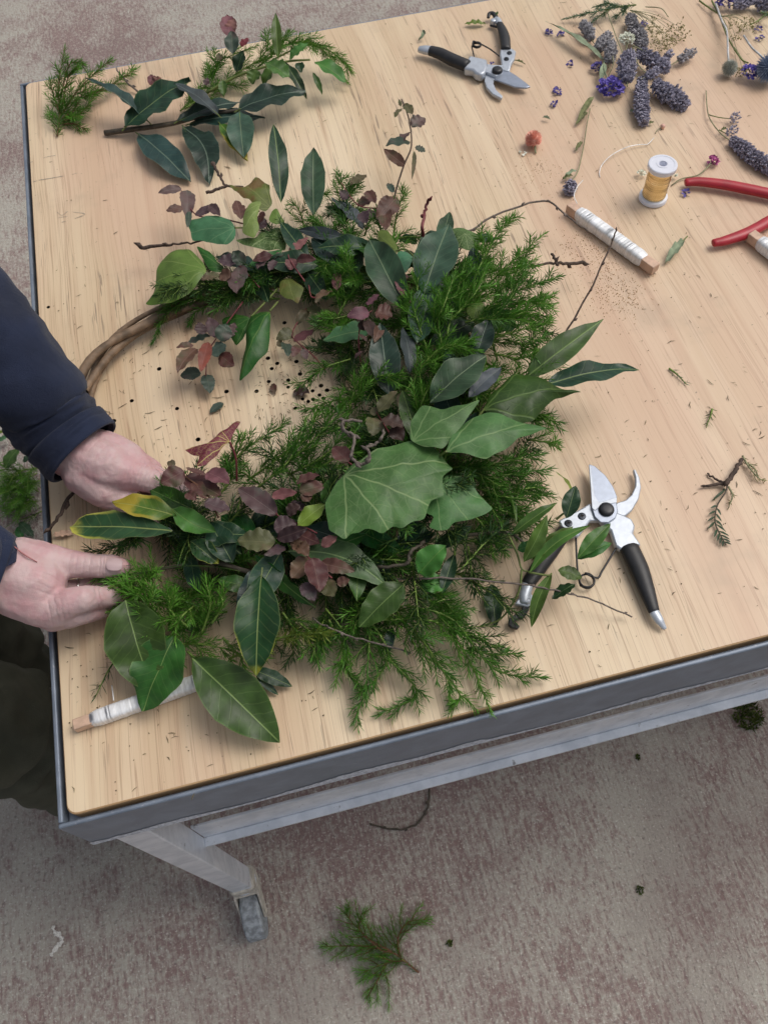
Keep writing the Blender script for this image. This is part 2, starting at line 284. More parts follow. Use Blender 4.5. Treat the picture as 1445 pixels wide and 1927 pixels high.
    m = NT('navy_cloth'); v = m.coord('Object'); n = m.noise(v, 14, 4); n2 = m.noise(v, 900, 3, .6); m.base(m.mix(m.sm(n, .3, .7), (.0085, .0135, .034), (.017, .026, .060))); m.set(.82, 0, .25); m.bump(m.math('ADD', n2, m.math('MULTIPLY', m.noise(v, 70, 4, .6, .6), 1.6)), .6, .0016)
    m.bs.inputs['Sheen Weight'].default_value = .12
    m = NT('olive_cloth'); v = m.coord('Object'); n = m.noise(v, 10, 4); n2 = m.noise(v, 700, 3); m.base(m.mix(m.sm(n, .3, .7), (.042, .045, .033), (.080, .083, .062))); m.set(.88, 0, .2); m.bump(m.math('ADD', n2, m.math('MULTIPLY', m.noise(v, 22, 4, .6, .8), 3)), .4, .003)
    plain('boot_olive', (.060, .058, .028), .6, 0, .2, 30); plain('boot_sole', (.015, .016, .017), .7); plain('hair_brown', (.045, .028, .018), .6, 0, .3, 60)
make_materials()

# ------------------------------------------------------------------ mesh builder
def frame(d):
    d = d.normalized(); a = Vector((0, 0, 1)) if abs(d.z) < .9 else Vector((1, 0, 0)); u = d.cross(a).normalized(); return u, u.cross(d).normalized()
def cat(pts, n=6):
    """Catmull-Rom through points"""
    if len(pts) < 3: return [pts[0].lerp(pts[-1], i/n) for i in range(n + 1)]
    P = [pts[0]*2 - pts[1]] + list(pts) + [pts[-1]*2 - pts[-2]]; out = []
    for i in range(1, len(P) - 2):
        a, b, c, d = P[i-1], P[i], P[i+1], P[i+2]
        for k in range(n):
            t = k/n; out.append(.5*((2*b) + (c - a)*t + (2*a - 5*b + 4*c - d)*t*t + (3*b - a - 3*c + d)*t**3))
    out.append(pts[-1].copy()); return out
def lerpl(a, t):
    f = t*(len(a) - 1); i = min(int(f), len(a) - 2); return a[i] + (a[i+1] - a[i])*(f - i)
class MB:
    def __init__(s): s.v = []; s.f = []; s.tint = []; s.mi = []; s.cur = 0
    def add(s, vs, fs, tint=0.5):
        o = len(s.v); s.v += [tuple(p) for p in vs]; s.tint += [tint]*len(vs) if not isinstance(tint, list) else tint
        s.f += [tuple(i + o for i in f) for f in fs]; s.mi += [s.cur]*len(fs); return s
    def tube(s, pts, r, n=6, flat=1.0, caps=True, tint=.5, up=None):
        r = r if isinstance(r, (list, tuple)) else [r, r]; vs = []; fs = []; N = len(pts); pu = None
        for i, p in enumerate(pts):
            d = (pts[min(i+1, N-1)] - pts[max(i-1, 0)]); d = d if d.length > 1e-9 else Vector((1, 0, 0))
            if up is not None: u = d.cross(up).normalized(); v = u.cross(d).normalized()
            elif pu is None: u, v = frame(d)
            else:
                dn = d.normalized(); u = (pu - dn*pu.dot(dn)).normalized(); v = u.cross(dn).normalized()
            pu = u; rr = lerpl(r, i/max(1, N-1))
            for k in range(n):
                a = 2*math.pi*k/n; vs.append(p + u*(rr*math.cos(a)) + v*(rr*flat*math.sin(a)))
        for i in range(N-1):
            for k in range(n): fs.append((i*n + k, i*n + (k+1) % n, (i+1)*n + (k+1) % n, (i+1)*n + k))
        if caps: fs.append(tuple(range(n-1, -1, -1))); fs.append(tuple((N-1)*n + k for k in range(n)))
        return s.add(vs, fs, tint)
    def box(s, a, b):
        (x0, y0, z0), (x1, y1, z1) = a, b
        return s.add([(x0,y0,z0),(x1,y0,z0),(x1,y1,z0),(x0,y1,z0),(x0,y0,z1),(x1,y0,z1),(x1,y1,z1),(x0,y1,z1)], [(0,3,2,1),(4,5,6,7),(0,1,5,4),(1,2,6,5),(2,3,7,6),(3,0,4,7)])
    def prism(s, pts, z0, z1):
        """flat outline extruded between two heights (world z)"""
        ar = sum(pts[i].x*pts[(i+1) % len(pts)].y - pts[(i+1) % len(pts)].x*pts[i].y for i in range(len(pts)))
        if ar < 0: pts = pts[::-1]
        n = len(pts); return s.add([(p.x, p.y, z0) for p in pts] + [(p.x, p.y, z1) for p in pts], [tuple(range(n-1, -1, -1)), tuple(range(n, 2*n))] + [(i, (i+1) % n, n + (i+1) % n, n + i) for i in range(n)])
    def lathe(s, c, ax, prof, n=24, tint=.5, tints=None):
        u, v = frame(ax); a = ax.normalized(); vs = []; fs = []; tt = []
        for j, (r, h) in enumerate(prof):
            for k in range(n):
                t = 2*math.pi*k/n; vs.append(c + a*h + u*(r*math.cos(t)) + v*(r*math.sin(t))); tt.append(tints[j] if tints else tint)
        for j in range(len(prof)-1):
            for k in range(n): fs.append((j*n + k, j*n + (k+1) % n, (j+1)*n + (k+1) % n, (j+1)*n + k))
        if prof[0][0] > 1e-6: fs.append(tuple(range(n-1, -1, -1)))
        if prof[-1][0] > 1e-6: fs.append(tuple((len(prof)-1)*n + k for k in range(n)))
        return s.add(vs, fs, tt)
    def ball(s, c, r, n=10, m=6, sc=(1, 1, 1), tint=.5):
        vs = [c + Vector((0, 0, r*sc[2]))]; fs = []
        for j in range(1, m):
            for k in range(n):
                a = math.pi*j/m; b = 2*math.pi*k/n; vs.append(c + Vector((r*sc[0]*math.sin(a)*math.cos(b), r*sc[1]*math.sin(a)*math.sin(b), r*sc[2]*math.cos(a))))
        vs.append(c - Vector((0, 0, r*sc[2])))
        for k in range(n):
            fs.append((0, 1+k, 1+(k+1) % n)); L = len(vs)-1; fs.append((L, 1+(m-2)*n+(k+1) % n, 1+(m-2)*n+k))
            for j in range(m-2): fs.append((1+j*n+k, 1+(j+1)*n+k, 1+(j+1)*n+(k+1) % n, 1+j*n+(k+1) % n))
        return s.add(vs, fs, tint)
    def build(s, name, mats, parent=None, smooth=True, bevel=0, kind=None):
        me = bpy.data.meshes.new(name); me.from_pydata(s.v, [], s.f); me.update()
        a = me.attributes.new('tint', 'FLOAT', 'POINT'); a.data.foreach_set('value', s.tint)
        for m in ([mats] if isinstance(mats, str) else mats): me.materials.append(MATS[m])
        if max(s.mi, default=0): me.polygons.foreach_set('material_index', s.mi)
        if smooth: me.polygons.foreach_set('use_smooth', [True]*len(me.polygons))
        o = bpy.data.objects.new(name, me); COL.objects.link(o)
        if parent: par(o, parent)
        if kind: o['kind'] = kind
        if bevel:
            b = o.modifiers.new('bevel', 'BEVEL'); b.width = bevel; b.segments = 2; b.limit_method = 'ANGLE'; b.angle_limit = math.radians(35)
        if smooth and bevel is not None:
            try: me.set_sharp_from_angle(angle=math.radians(40))
            except Exception: pass
        return o
def par(o, p):
    o.parent = p
    o.matrix_parent_inverse = p.matrix_basis.inverted() if not p.parent else (p.parent.matrix_basis @ p.matrix_parent_inverse @ p.matrix_basis).inverted()
def thing(name, label, cate, loc=(0, 0, T), group=None):
    o = bpy.data.objects.new(name, None); COL.objects.link(o); o.location = loc; o.empty_display_size = .02
    return tag(o, label, cate, group)
def tag(o, label, cate, group=None):
    o['label'] = label; o['category'] = cate
    if group: o['group'] = group
    return o
def struct(o): o['kind'] = 'structure'; return o
RND = random.Random(7)

# ------------------------------------------------------------------ ground
mb = MB(); mb.add([(-60, -60, 0), (60, -60, 0), (60, 60, 0), (-60, 60, 0)], [(0, 1, 2, 3)]); ground = struct(mb.build('ground', 'concrete', smooth=False))
mb = MB()
for c0, pts, wd in (('d1', [(255, 1530), (265, 1560), (290, 1580), (300, 1605), (270, 1640), (245, 1677)], 14),):
    P_ = cat([G(c0, x, y, .003) for x, y in pts], 6); r = mpp(P_[0])*wd/cs(c0)
    L = [];
    for i, p in enumerate(P_):
        d = (P_[min(i+1, len(P_)-1)] - P_[max(i-1, 0)]).normalized(); sd_ = Vector((-d.y, d.x, 0)); k = r*(.25 + .95*RND.random())*(.3 if i in (0, len(P_)-1) else 1)
        L += [p + sd_*k, p - sd_*k*(.5 + .8*RND.random())]
    mb.add(L, [(2*i, 2*i+1, 2*i+3, 2*i+2) for i in range(len(P_)-1)])
mb.build('paint_splash', 'bleach_stain', ground, smooth=False)

# ------------------------------------------------------------------ work table
TX1, TY1 = 1.85, 1.158
table = thing('work_table', 'plywood-topped work table in a grey steel frame on castor legs', 'table', (0, 0, 0))
def rounded_rect(x0, y0, x1, y1, r, n=5):
    out = []
    for cx, cy, a0 in ((x1-r, y1-r, 0), (x0+r, y1-r, 90), (x0+r, y0+r, 180), (x1-r, y0+r, 270)):
        for k in range(n+1): a = math.radians(a0 + 90*k/n); out.append((cx + r*math.cos(a), cy + r*math.sin(a)))
    return out
def build_top():
    bm = bmesh.new(); outl = rounded_rect(.0100, .0085, TX1-.010, TY1-.009, .010)
    def loop(pts, z): 
        vs = [bm.verts.new((x, y, z)) for x, y in pts]; return vs, [bm.edges.new((vs[i], vs[(i+1) % len(vs)])) for i in range(len(vs))]
    E_ = []; ov, e = loop(rounded_rect(.0112, .0097, TX1-.0112, TY1-.0102, .0095), T); E_ += e
    HO = [('d8', x, y) for x, y in ((320,200),(550,345),(262,525),(218,567),(415,510),(188,483),(195,670),(350,660),(350,715),(520,665),(97,748),(612,703),(660,740),(545,745),(600,778),(632,805),(630,875),(590,900),(408,884),(490,905),(770,855),(445,610),(465,810),(510,830),(548,812),(805,845),(700,870),(610,400),(640,545))]
    HO += [('c5', x, y) for x, y in ((580,210),(773,397),(1100,507),(1245,507),(640,552),(860,590),(553,650),(962,740),(235,97))]
    done = []; walls = []
    for c0, x, y in HO:
        p = W(c0, x, y); r = .0027*RND.uniform(.85, 1.12)
        if any((p - q).length < r + s_ + .0012 for q, s_ in done): continue
        done.append((p, r)); vs, e = loop([(p.x + r*math.cos(2*math.pi*k/10), p.y + r*math.sin(2*math.pi*k/10)) for k in range(10)], T); E_ += e; walls.append(vs)
    bmesh.ops.triangle_fill(bm, edges=E_, use_beauty=True)
    for f in bm.faces:
        f.normal_update()
        if f.normal.z < 0: f.normal_flip()
    for vs in walls:
        lo = [bm.verts.new((v.co.x, v.co.y, T-.012)) for v in vs]
        for i in range(10):
            f = bm.faces.new((vs[i], vs[(i+1) % 10], lo[(i+1) % 10], lo[i])); f.material_index = 2
        f = bm.faces.new(lo); f.material_index = 2
    # eased edge and sides
    m_ = len(ov); o2 = [bm.verts.new((x, y, T-.0014)) for x, y in outl]; o3 = [bm.verts.new((x, y, T-.018)) for x, y in outl]
    for i in range(m_):
        j = (i+1) % m_
        f = bm.faces.new((ov[j], ov[i], o2[i], o2[j])); f.material_index = 1
        f = bm.faces.new((o2[j], o2[i], o3[i], o3[j])); f.material_index = 1
    bm.faces.new(o3)
    me = bpy.data.meshes.new('tabletop'); bm.to_mesh(me); bm.free()
    for k in ('plywood', 'ply_edge', 'hole_dark'): me.materials.append(MATS[k])
    o = bpy.data.objects.new('tabletop', me); COL.objects.link(o); par(o, table)
build_top()
TOP = bpy.data.objects['tabletop']
def score(c, pts, wd=.0009):
    P_ = cat([W(c, x, y, .0006) for x, y in pts], 4); L = []
    for i, p in enumerate(P_):
        d = (P_[min(i+1, len(P_)-1)] - P_[max(i-1, 0)]).normalized(); q = Vector((-d.y, d.x, 0))*wd*.5*RND.uniform(.4, 1.2); L += [p+q, p-q]
    MB().add(L, [(2*i, 2*i+1, 2*i+3, 2*i+2) for i in range(len(P_)-1)]).build('pencil_mark', 'pencil', TOP, smooth=False)
for q in ([(168,612),(190,606),(215,602)], [(150,698),(200,690),(245,682)], [(130,704),(145,700)], [(280,676),(300,670)], [(222,822),(240,835),(262,820)], [(225,845),(262,838)], [(240,862),(256,858)], [(285,822),(330,830),(290,848)], [(108,460),(118,458)], [(110,545),(122,542)], [(112,630),(128,626)]): score('c1', q)
FT = T - .004; AB = T - .101
def bar(name, a, b, mat, bev=.0015, parent=None): return MB().box(a, b).build(name, mat, parent or table, bevel=bev)
ap = bar('apron', (0, 0, AB), (TX1, .0048, FT), 'grey_steel')
mbw = MB()                                                 # chipped, chalky lower lip of the near apron
xs = [i*.006 for i in range(int(TX1/.006))]
for i in range(len(xs)-1):
    def hh(x): return max(0.0006, (.024*max(0, noise.noise(Vector((x*9, 3, 1))) + .34)*(1.0 if x < .42 else .42) + .004*noise.noise(Vector((x*90, 7, 2))) + .0045))
    mbw.add([(xs[i], -.0009, AB+.0005), (xs[i+1], -.0009, AB+.0005), (xs[i+1], -.0006, AB + hh(xs[i+1])), (xs[i], -.0006, AB + hh(xs[i]))], [(0, 1, 2, 3)])
mbw.build('worn_paint', 'chalky_wear', ap, smooth=False)
bar('apron', (0, .0051, AB), (.0048, TY1-.0051, FT), 'grey_steel'); bar('apron', (0, TY1-.0048, AB), (TX1, TY1, FT), 'grey_steel'); bar('apron', (TX1-.0048, .0051, AB), (TX1, TY1-.0051, FT), 'grey_steel')
bar('ledge', (.0050, .0050, T-.024), (TX1-.005, .035, T-.0185), 'grey_steel'); bar('ledge', (.0050, TY1-.035, T-.024), (TX1-.005, TY1-.005, T-.0185), 'grey_steel')
bar('ledge', (.0050, .0355, T-.024), (.035, TY1-.0355, T-.0185), 'grey_steel'); bar('ledge', (TX1-.035, .0355, T-.024), (TX1-.005, TY1-.0355, T-.0185), 'grey_steel')
# lower rails: angle section (web + lip)
for (y0, y1, l0, l1) in ((.0395, .0435, .027, .0395), (TY1-.0435, TY1-.0395, TY1-.0395, TY1-.027)):
    mb = MB(); mb.box((.0485, y0, T-.418), (TX1-.0485, y1, T-.338)); mb.box((.0485, l0, T-.4215), (TX1-.0485, l1, T-.4165)); mb.build('rail', 'galvanised', table, bevel=.001)
for x0 in (.0205, TX1-.0245): MB().box((x0, .0420, T-.418), (x0+.004, TY1-.042, T-.338)).build('rail', 'galvanised', table, bevel=.001)
def castor(lx, ly, s):
    leg = MB().box((lx, ly, T-.782), (lx+.0345, ly+.0345, T-.0245)).build('leg', 'galvanised', table, bevel=.002)
    cx, cy = lx+.0172, ly+.017; wy = cy - s*.048; zb = T-.782
    cas = MB().lathe(Vector((cx, cy, zb-.020)), Vector((0, 0, 1)), [(.012, 0), (.020, .003), (.023, .008), (.023, .014), (.020, .0195)], 20).build('castor', 'galvanised', table)
    # dusty wrapped strap at the leg foot
    mb = MB()
    for q, (a, b, t_) in enumerate(((.016, .005, .0035), (.006, -.008, .0045))):
        pr = rounded_rect(lx-t_, ly-t_, lx+.0345+t_, ly+.0345+t_, .006, 3); n = len(pr)
        mb.add([(x+.001*math.sin(9*i), y, zb+b + .002*math.sin(i*1.3)) for i, (x, y) in enumerate(pr)] + [(x, y, zb+a + .0025*math.sin(i*.9+q)) for i, (x, y) in enumerate(pr)], [(i, (i+1) % n, n+(i+1) % n, n+i) for i in range(n)] + [tuple(range(n-1, -1, -1)), tuple(range(n, 2*n))])
    mb.build('strap', 'dusty_strap', leg)
    # wheel: axis along x
    R_ = .046; wz = R_; wc = Vector((cx, wy, wz)); ax = Vector((1, 0, 0))
    MB().lathe(wc - ax*.0125, ax, [(.030, -.0045), (.043, -.0040), (.0457, -.001), (R_, .0125), (.0457, .026), (.043, .0290), (.030, .0295)], 40).build('tyre', 'tyre_grey', cas)
    MB().lathe(wc - ax*.0150, ax, [(.0, 0), (.0305, 0.0), (.0305, .030), (0, .030)], 28).build('hub', 'rust', cas)
    mb = MB()
    for q in (-1, 1):
        X = cx + q*.0205; pts = [Vector((X, cy+.018, zb-.019)), Vector((X, cy-s*.024, zb-.019)), Vector((X, wy-s*.012, wz+.008)), Vector((X, wy-s*.010, wz-.010)), Vector((X, wy+s*.010, wz-.010)), Vector((X, cy+.010, zb-.04))]
        vs = [(p.x - .0016, p.y, p.z) for p in pts] + [(p.x + .0016, p.y, p.z) for p in pts]; n = len(pts)
        mb.add(vs, [tuple(range(n)), tuple(range(2*n-1, n-1, -1))] + [(i, n+i, n+(i+1) % n, (i+1) % n) for i in range(n)])
    mb.box((cx-.022, min(cy+.018, cy-s*.024), zb-.0225), (cx+.022, max(cy+.018, cy-s*.024), zb-.0188)); mb.tube([wc - ax*.024, wc + ax*.024], .005, 10)
    mb.build('fork', 'dusty_strap', cas, smooth=False)
castor(.0140, .0055, 1); castor(TX1-.0485, .0055, 1); castor(.0140, TY1-.040, 1); castor(TX1-.0485, TY1-.040, 1)

# ------------------------------------------------------------------ leaves
def prof_bay(t): return max(0.0, math.sin(math.pi*min(1, max(0, t))**.92))**.82
def prof_ovate(t): return max(0.0, math.sin(math.pi*min(1, max(0, t))**.80))**.72
def prof_lance(t): return max(0.0, math.sin(math.pi*min(1, max(0, t))**.75))**1.05
def prof_obov(t): return max(0.0, math.sin(math.pi*(1-min(1, max(0, t)))**.72))**.70
PROF = {'obov': prof_obov, 'bay': prof_bay, 'ovate': prof_ovate, 'lance': prof_lance}
def leaf(name, parent, mat, base, tip, width, prof='bay', bend=.06, fold=.15, roll=0., wave=.065, curve=0., seed=0, serr=0., N=14, M=3, twist=0., stalk=.0):
    r = random.Random(seed*31 + 5); ax = tip - base; L = ax.length; a = ax/L
    up = Vector((0, 0, 1)); side = a.cross(up)
    if side.length < .2: side = a.cross(Vector((0, -1, 0)))
    side.normalize(); up = side.cross(a).normalized()
    q = Matrix.Rotation(roll, 3, a); side = q @ side; up = q @ up
    pf = PROF[prof]; vs = []; fs = []; uv = []; rel = []; ph = r.uniform(0, 6); fr = r.uniform(2.2, 4.2)
    for i in range(N+1):
        t = i/N; hw = width/2*max(pf(t), .015)
        hw *= 1 + .05*noise.noise(Vector((t*9, seed*3.7, 5)))
        if serr: hw *= 1 + serr*(((i*1.0) % 2) - .5)
        q2 = Matrix.Rotation(twist*(t-.5), 3, a); s2 = q2 @ side; u2 = q2 @ up
        c = base + ax*t + up*(bend*L*math.sin(math.pi*t)) + side*(curve*L*math.sin(math.pi*t))
        for j in range(-M, M+1):
            s = j/M; h = abs(s)*hw*math.sin(fold) + wave*width*s*s*math.sin(2*math.pi*fr*t + ph + (1.3 if s > 0 else 0)); h += width*.06*noise.noise(Vector((t*3.5 + seed, s*1.5, 1)))
            vs.append(c + s2*(s*hw*math.cos(fold)) + u2*h); uv.append((s*hw/L, t)); rel.append((s, t))
    K = 2*M+1
    for i in range(N):
        for j in range(K-1): fs.append((i*K+j, i*K+j+1, (i+1)*K+j+1, (i+1)*K+j))
    me = bpy.data.meshes.new(name); me.from_pydata([tuple(v) for v in vs], [], fs); me.update()
    for nm, dat in (('leaf', uv), ('rel', rel)):
        ul = me.uv_layers.new(name=nm); li = np.empty(len(me.loops), dtype=np.int32); me.loops.foreach_get('vertex_index', li); ul.data.foreach_set('uv', np.array(dat, dtype=np.float32)[li].ravel())
    me.materials.append(MATS[mat]); me.polygons.foreach_set('use_smooth', [True]*len(me.polygons))
    o = bpy.data.objects.new(name, me); COL.objects.link(o)
    if parent: par(o, parent)
    if stalk:
        MB().tube([base - a*stalk - up*stalk*.25, base, base + a*L*.2 + up*bend*L*.5 - up*.0008], [.0009, .0009, .0005], 5).build('stalk', 'green_stem', o)
    return o
LC = [0]
def pl(name, parent, mat, c, b, t, wpx, hb=.03, ht=.03, **k):
    """leaf by crop pixels: base, tip, width in crop pixels, heights over the table"""
    LC[0] += 1; B = W(c, *b, hb); Tp = W(c, *t, ht); return leaf(name, parent, mat, B, Tp, wpx/cs(c)*mpp((B+Tp)/2), seed=k.pop('seed', LC[0]), **k)
def traced(name, parent, mat, c, outl, org, h0, h1, cup=.05, seed=0, tipi=None, stalk=None, ground_h=None):
    """broad lobed leaf from its outline; h0 height at the stalk point, h1 at the farthest lobe"""
    pts0 = [px(c, *p) for p in outl]; o0 = px(c, *org); n = len(pts0); far = max(math.hypot(p[0]-o0[0], p[1]-o0[1]) for p in pts0)
    smo = []
    for i in range(n):                                   # light resampling with uneven margin
        a, b = pts0[i], pts0[(i+1) % n]; k = max(2, int(math.hypot(b[0]-a[0], b[1]-a[1])/5))
        p0, p3 = pts0[i-1], pts0[(i+2) % n]
        for j in range(k):
            t = j/k
            q = [.5*((2*a[d]) + (b[d]-p0[d])*t*.7 + (2*p0[d]-5*a[d]+4*b[d]-p3[d])*t*t*.7 + (3*a[d]-p0[d]-3*b[d]+p3[d])*t**3*.7) if False else a[d]+(b[d]-a[d])*t for d in (0, 1)]
            smo.append(q)
    m_ = len(smo); sm2 = []
    for i in range(m_): sm2.append([sum(smo[(i+d) % m_][e]*wt for d, wt in ((-1, .25), (0, .5), (1, .25))) for e in (0, 1)])
    cx = sum(p[0] for p in sm2)/m_; cy = sum(p[1] for p in sm2)/m_
    def hgt(x, y):
        d = math.hypot(x-o0[0], y-o0[1])/far; return h0 + (h1-h0)*d
    C0 = W('p', cx, cy, hgt(cx, cy)); O0 = W('p', *o0, h0); sz = far*mpp(O0)
    mx = (C0-O0); mx.z *= 1; mx = mx.normalized() if mx.length > 1e-5 else Vector((1, 0, 0)); nrm = Vector((0, 0, 1)); my = nrm.cross(mx).normalized()
    vs = []; uv = []; fs = []; R = [.25, .5, .75, .92, 1.0]
    def put(x, y, rr):
        p = W('p', x, y, hgt(x, y)); d = (p - O0)
        u_, v_ = d.dot(mx)/sz, d.dot(my)/sz
        p = p + Vector((0, 0, 1))*(sz*(cup*(1-rr*rr) + .03*noise.noise(Vector((u_*4+seed, v_*4, seed))) - .012*math.cos(u_*22)*rr)); vs.append(p); uv.append((u_, v_))
    put(cx, cy, 0)
    for rr in R:
        for x, y in sm2: put(cx+(x-cx)*rr, cy+(y-cy)*rr, rr)
    for i in range(m_): fs.append((0, 1+i, 1+(i+1) % m_))
    for k in range(len(R)-1):
        for i in range(m_): fs.append((1+k*m_+i, 1+(k+1)*m_+i, 1+(k+1)*m_+(i+1) % m_, 1+k*m_+(i+1) % m_))
    a2 = sum(vs[1+(len(R)-1)*m_+i].x*vs[1+(len(R)-1)*m_+(i+1) % m_].y - vs[1+(len(R)-1)*m_+(i+1) % m_].x*vs[1+(len(R)-1)*m_+i].y for i in range(m_))
    if a2 < 0: fs = [f[::-1] for f in fs]
    me = bpy.data.meshes.new(name); me.from_pydata([tuple(v) for v in vs], [], fs); me.update()
    ul = me.uv_layers.new(name='leaf'); li = np.empty(len(me.loops), dtype=np.int32); me.loops.foreach_get('vertex_index', li); ul.data.foreach_set('uv', np.array(uv, dtype=np.float32)[li].ravel())
    me.materials.append(MATS[mat]); me.polygons.foreach_set('use_smooth', [True]*len(me.polygons)); o = bpy.data.objects.new(name, me); COL.objects.link(o)
    if parent: par(o, parent)
    if stalk: MB().tube(cat([O0] + [W(c, x, y, h) for x, y, h in stalk], 5), [.0011, .0011], 6).build('stalk', 'red_stem' if 'red' in mat else 'green_stem', o)
    return o

# ------------------------------------------------------------------ needle sprigs
def needles(mb, axis, r, nl, dens, spread=.85, t0=0.0, taper=True, tipb=0.):
    """needles all round a polyline"""
    L = sum((axis[i+1]-axis[i]).length for i in range(len(axis)-1)); n = max(4, int(L*dens)); ga = r.uniform(0, 6); N = len(axis)-1
    for k in range(n):
        t = t0 + (1-t0)*(k + r.random())/n; f = t*N; i = min(int(f), N-1); p = axis[i].lerp(axis[i+1], f-i); d = (axis[i+1]-axis[i]).normalized()
        u, v = frame(d); ga += 2.4 + r.uniform(-.3, .3); rad = u*math.cos(ga) + v*math.sin(ga)
        fw = .60 + r.uniform(-.25, .25) + (.9*max(0, t-.85)/.15 if taper else 0)
        dr = (d*fw + rad*spread).normalized(); l = nl*r.uniform(.7, 1.15)*(1 - .35*max(0, t-.8)/.2); b = rad.cross(dr).normalized()*(.00046 + .00014*r.random())
        bow = d*(l*.10) + Vector((0, 0, -.06*l)); tn = min(1, max(0, r.gauss(.42 + tipb*t, .2)))
        mb.add([p - b*.7, p + b*.7, p + dr*(l*.55) + b + bow*.4, p + dr*(l*.55) - b + bow*.4, p + dr*l + bow], [(0, 1, 2, 3), (3, 2, 4)], tn)
def sprig(name, parent, path, mat='needle_green', nl=.0122, dens=1650, blen=.035, bstep=.011, r0=.0013, seed=0, stem='needle_stem', spread=.90, b0=.12, bare=0.0, sub=True, lift=.25, plane=None):
    r = random.Random(seed*17 + 3); P_ = cat(path, 8); sm_ = MB(); nm = MB(); L = sum((P_[i+1]-P_[i]).length for i in range(len(P_)-1))
    sm_.tube(P_, [r0, r0*.75, r0*.35], 5); needles(nm, P_, r, nl, dens, spread, max(bare, 0), tipb=.25)
    if blen > 0:
        n = int(L*(1-b0)/bstep); sgn = 1
        for k in range(n):
            t = b0 + (1-b0)*(k+.5*r.random())/max(1, n); 
            if t > .93: continue
            f = t*(len(P_)-1); i = min(int(f), len(P_)-2); p = P_[i].lerp(P_[i+1], f-i); d = (P_[i+1]-P_[i]).normalized(); sgn = -sgn
            sd_ = d.cross(Vector((0, 0, 1))); sd_ = sd_.normalized() if sd_.length > .15 else frame(d)[0]; upv = sd_.cross(d).normalized()
            dr = (d*r.uniform(.7, 1.1) + sd_*sgn*r.uniform(.45, .85) + upv*r.gauss(lift*.3, lift)).normalized(); bl = blen*(1.05-.75*t)*r.uniform(.55, 1.15)
            b2 = p + dr*bl; c_ = p.lerp(b2, .5) + d*(-.06*bl) + upv*r.gauss(0, .05)*bl; b2 = b2 + d*(.14*bl) - Vector((0, 0, 1))*(.06*bl)
            ax = cat([p, c_, b2], 5); sm_.tube(ax, [r0*.55, r0*.25], 4); needles(nm, ax, r, nl*.92, dens*1.05, spread, 0.04, tipb=.4)
    o = sm_.build(name, stem, parent, bevel=None); nm.build('needles', mat, o, smooth=False, bevel=None, kind='stuff'); return o
def pth(c, *pts): return [W(c, x, y, h) for x, y, h in pts]
def twig(name, parent, path, r, mat='twig_bark', seed=0, buds=True, step=.022, jit=.0006):
    rr = random.Random(seed+11); P_ = cat(path, 6); P_ = [p + Vector((rr.gauss(0, jit), rr.gauss(0, jit), rr.gauss(0, jit))) for p in P_]; mb = MB().tube(P_, r, 6)
    if buds:
        L = sum((P_[i+1]-P_[i]).length for i in range(len(P_)-1)); n = int(L/step); r1 = r if isinstance(r, (list, tuple)) else [r, r]
        for k in range(1, n+1):
            t = min(.995, (k + rr.uniform(-.2, .2))/n); f = t*(len(P_)-1); i = min(int(f), len(P_)-2); p = P_[i].lerp(P_[i+1], f-i); d = (P_[i+1]-P_[i]).normalized(); u, v = frame(d); a = rr.uniform(0, 6)
            q = (u*math.cos(a)+v*math.sin(a)); rd = lerpl(r1, t); mb.tube([p, p + q*rd*1.6 + d*rd*1.5, p + q*rd*2.2 + d*rd*4.0], [rd*1.1, rd*1.25, rd*.2], 5)
    return mb.build(name, mat, parent, bevel=None)
#SPLIT
# ------------------------------------------------------------------ the wreath
RING = [Vector((x, y, T+z)) for x, y, z in ((.064,.483,.016),(.095,.542,.018),(.154,.579,.020),(.234,.598,.022),(.340,.600,.024),(.440,.570,.025),(.505,.500,.026),(.522,.420,.026),(.492,.325,.026),(.420,.250,.024),(.335,.208,.022),(.244,.198,.020),(.150,.262,.020),(.092,.345,.018),(.066,.415,.016))]
wreath = thing('foliage_wreath', 'half-made wreath of bay, ivy, wine-red leaves and needle sprigs on a willow ring', 'wreath', tuple(W('p', 520, 780)))
def ringpt(t):
    n = len(RING); f = (t % 1.0)*n; i = int(f) % n; u = f - int(f); a, b, c, d = RING[i-1], RING[i], RING[(i+1) % n], RING[(i+2) % n]
    return .5*((2*b) + (c-a)*u + (2*a-5*b+4*c-d)*u*u + (3*b-a-3*c+d)*u**3)
def ringdir(t): return (ringpt(t+.004) - ringpt(t-.004)).normalized()
def build_ring():
    for s_ in range(4):
        pts = []; n = 90
        for k in range(n+1):
            t = k/n; p = ringpt(t); d = ringdir(t); o_ = Vector((-d.y, d.x, 0)); a = s_*1.57 + t*2*math.pi*3 + .4*math.sin(t*17+s_)
            rr = .0088 + .002*math.sin(t*31 + s_*2); pts.append(p + o_*(rr*math.cos(a)) + Vector((0, 0, max(-.0095, rr*.9*math.sin(a)))))
        rad = [.0054*(1+.12*math.sin(k*.7+s_*3) + .05*noise.noise(Vector((k*.9, s_, 2)))) * (1 - .12*s_) for k in range(n+1)]
        MB().tube(pts, rad, 9, caps=False).build('willow_stem', 'willow_bark', wreath, bevel=None)
build_ring()
WR = wreath
def SP(c, *pts, **k):
    LC[0] += 1; k.setdefault('seed', LC[0]); return sprig('needle_sprig', WR, pth(c, *pts), **k)
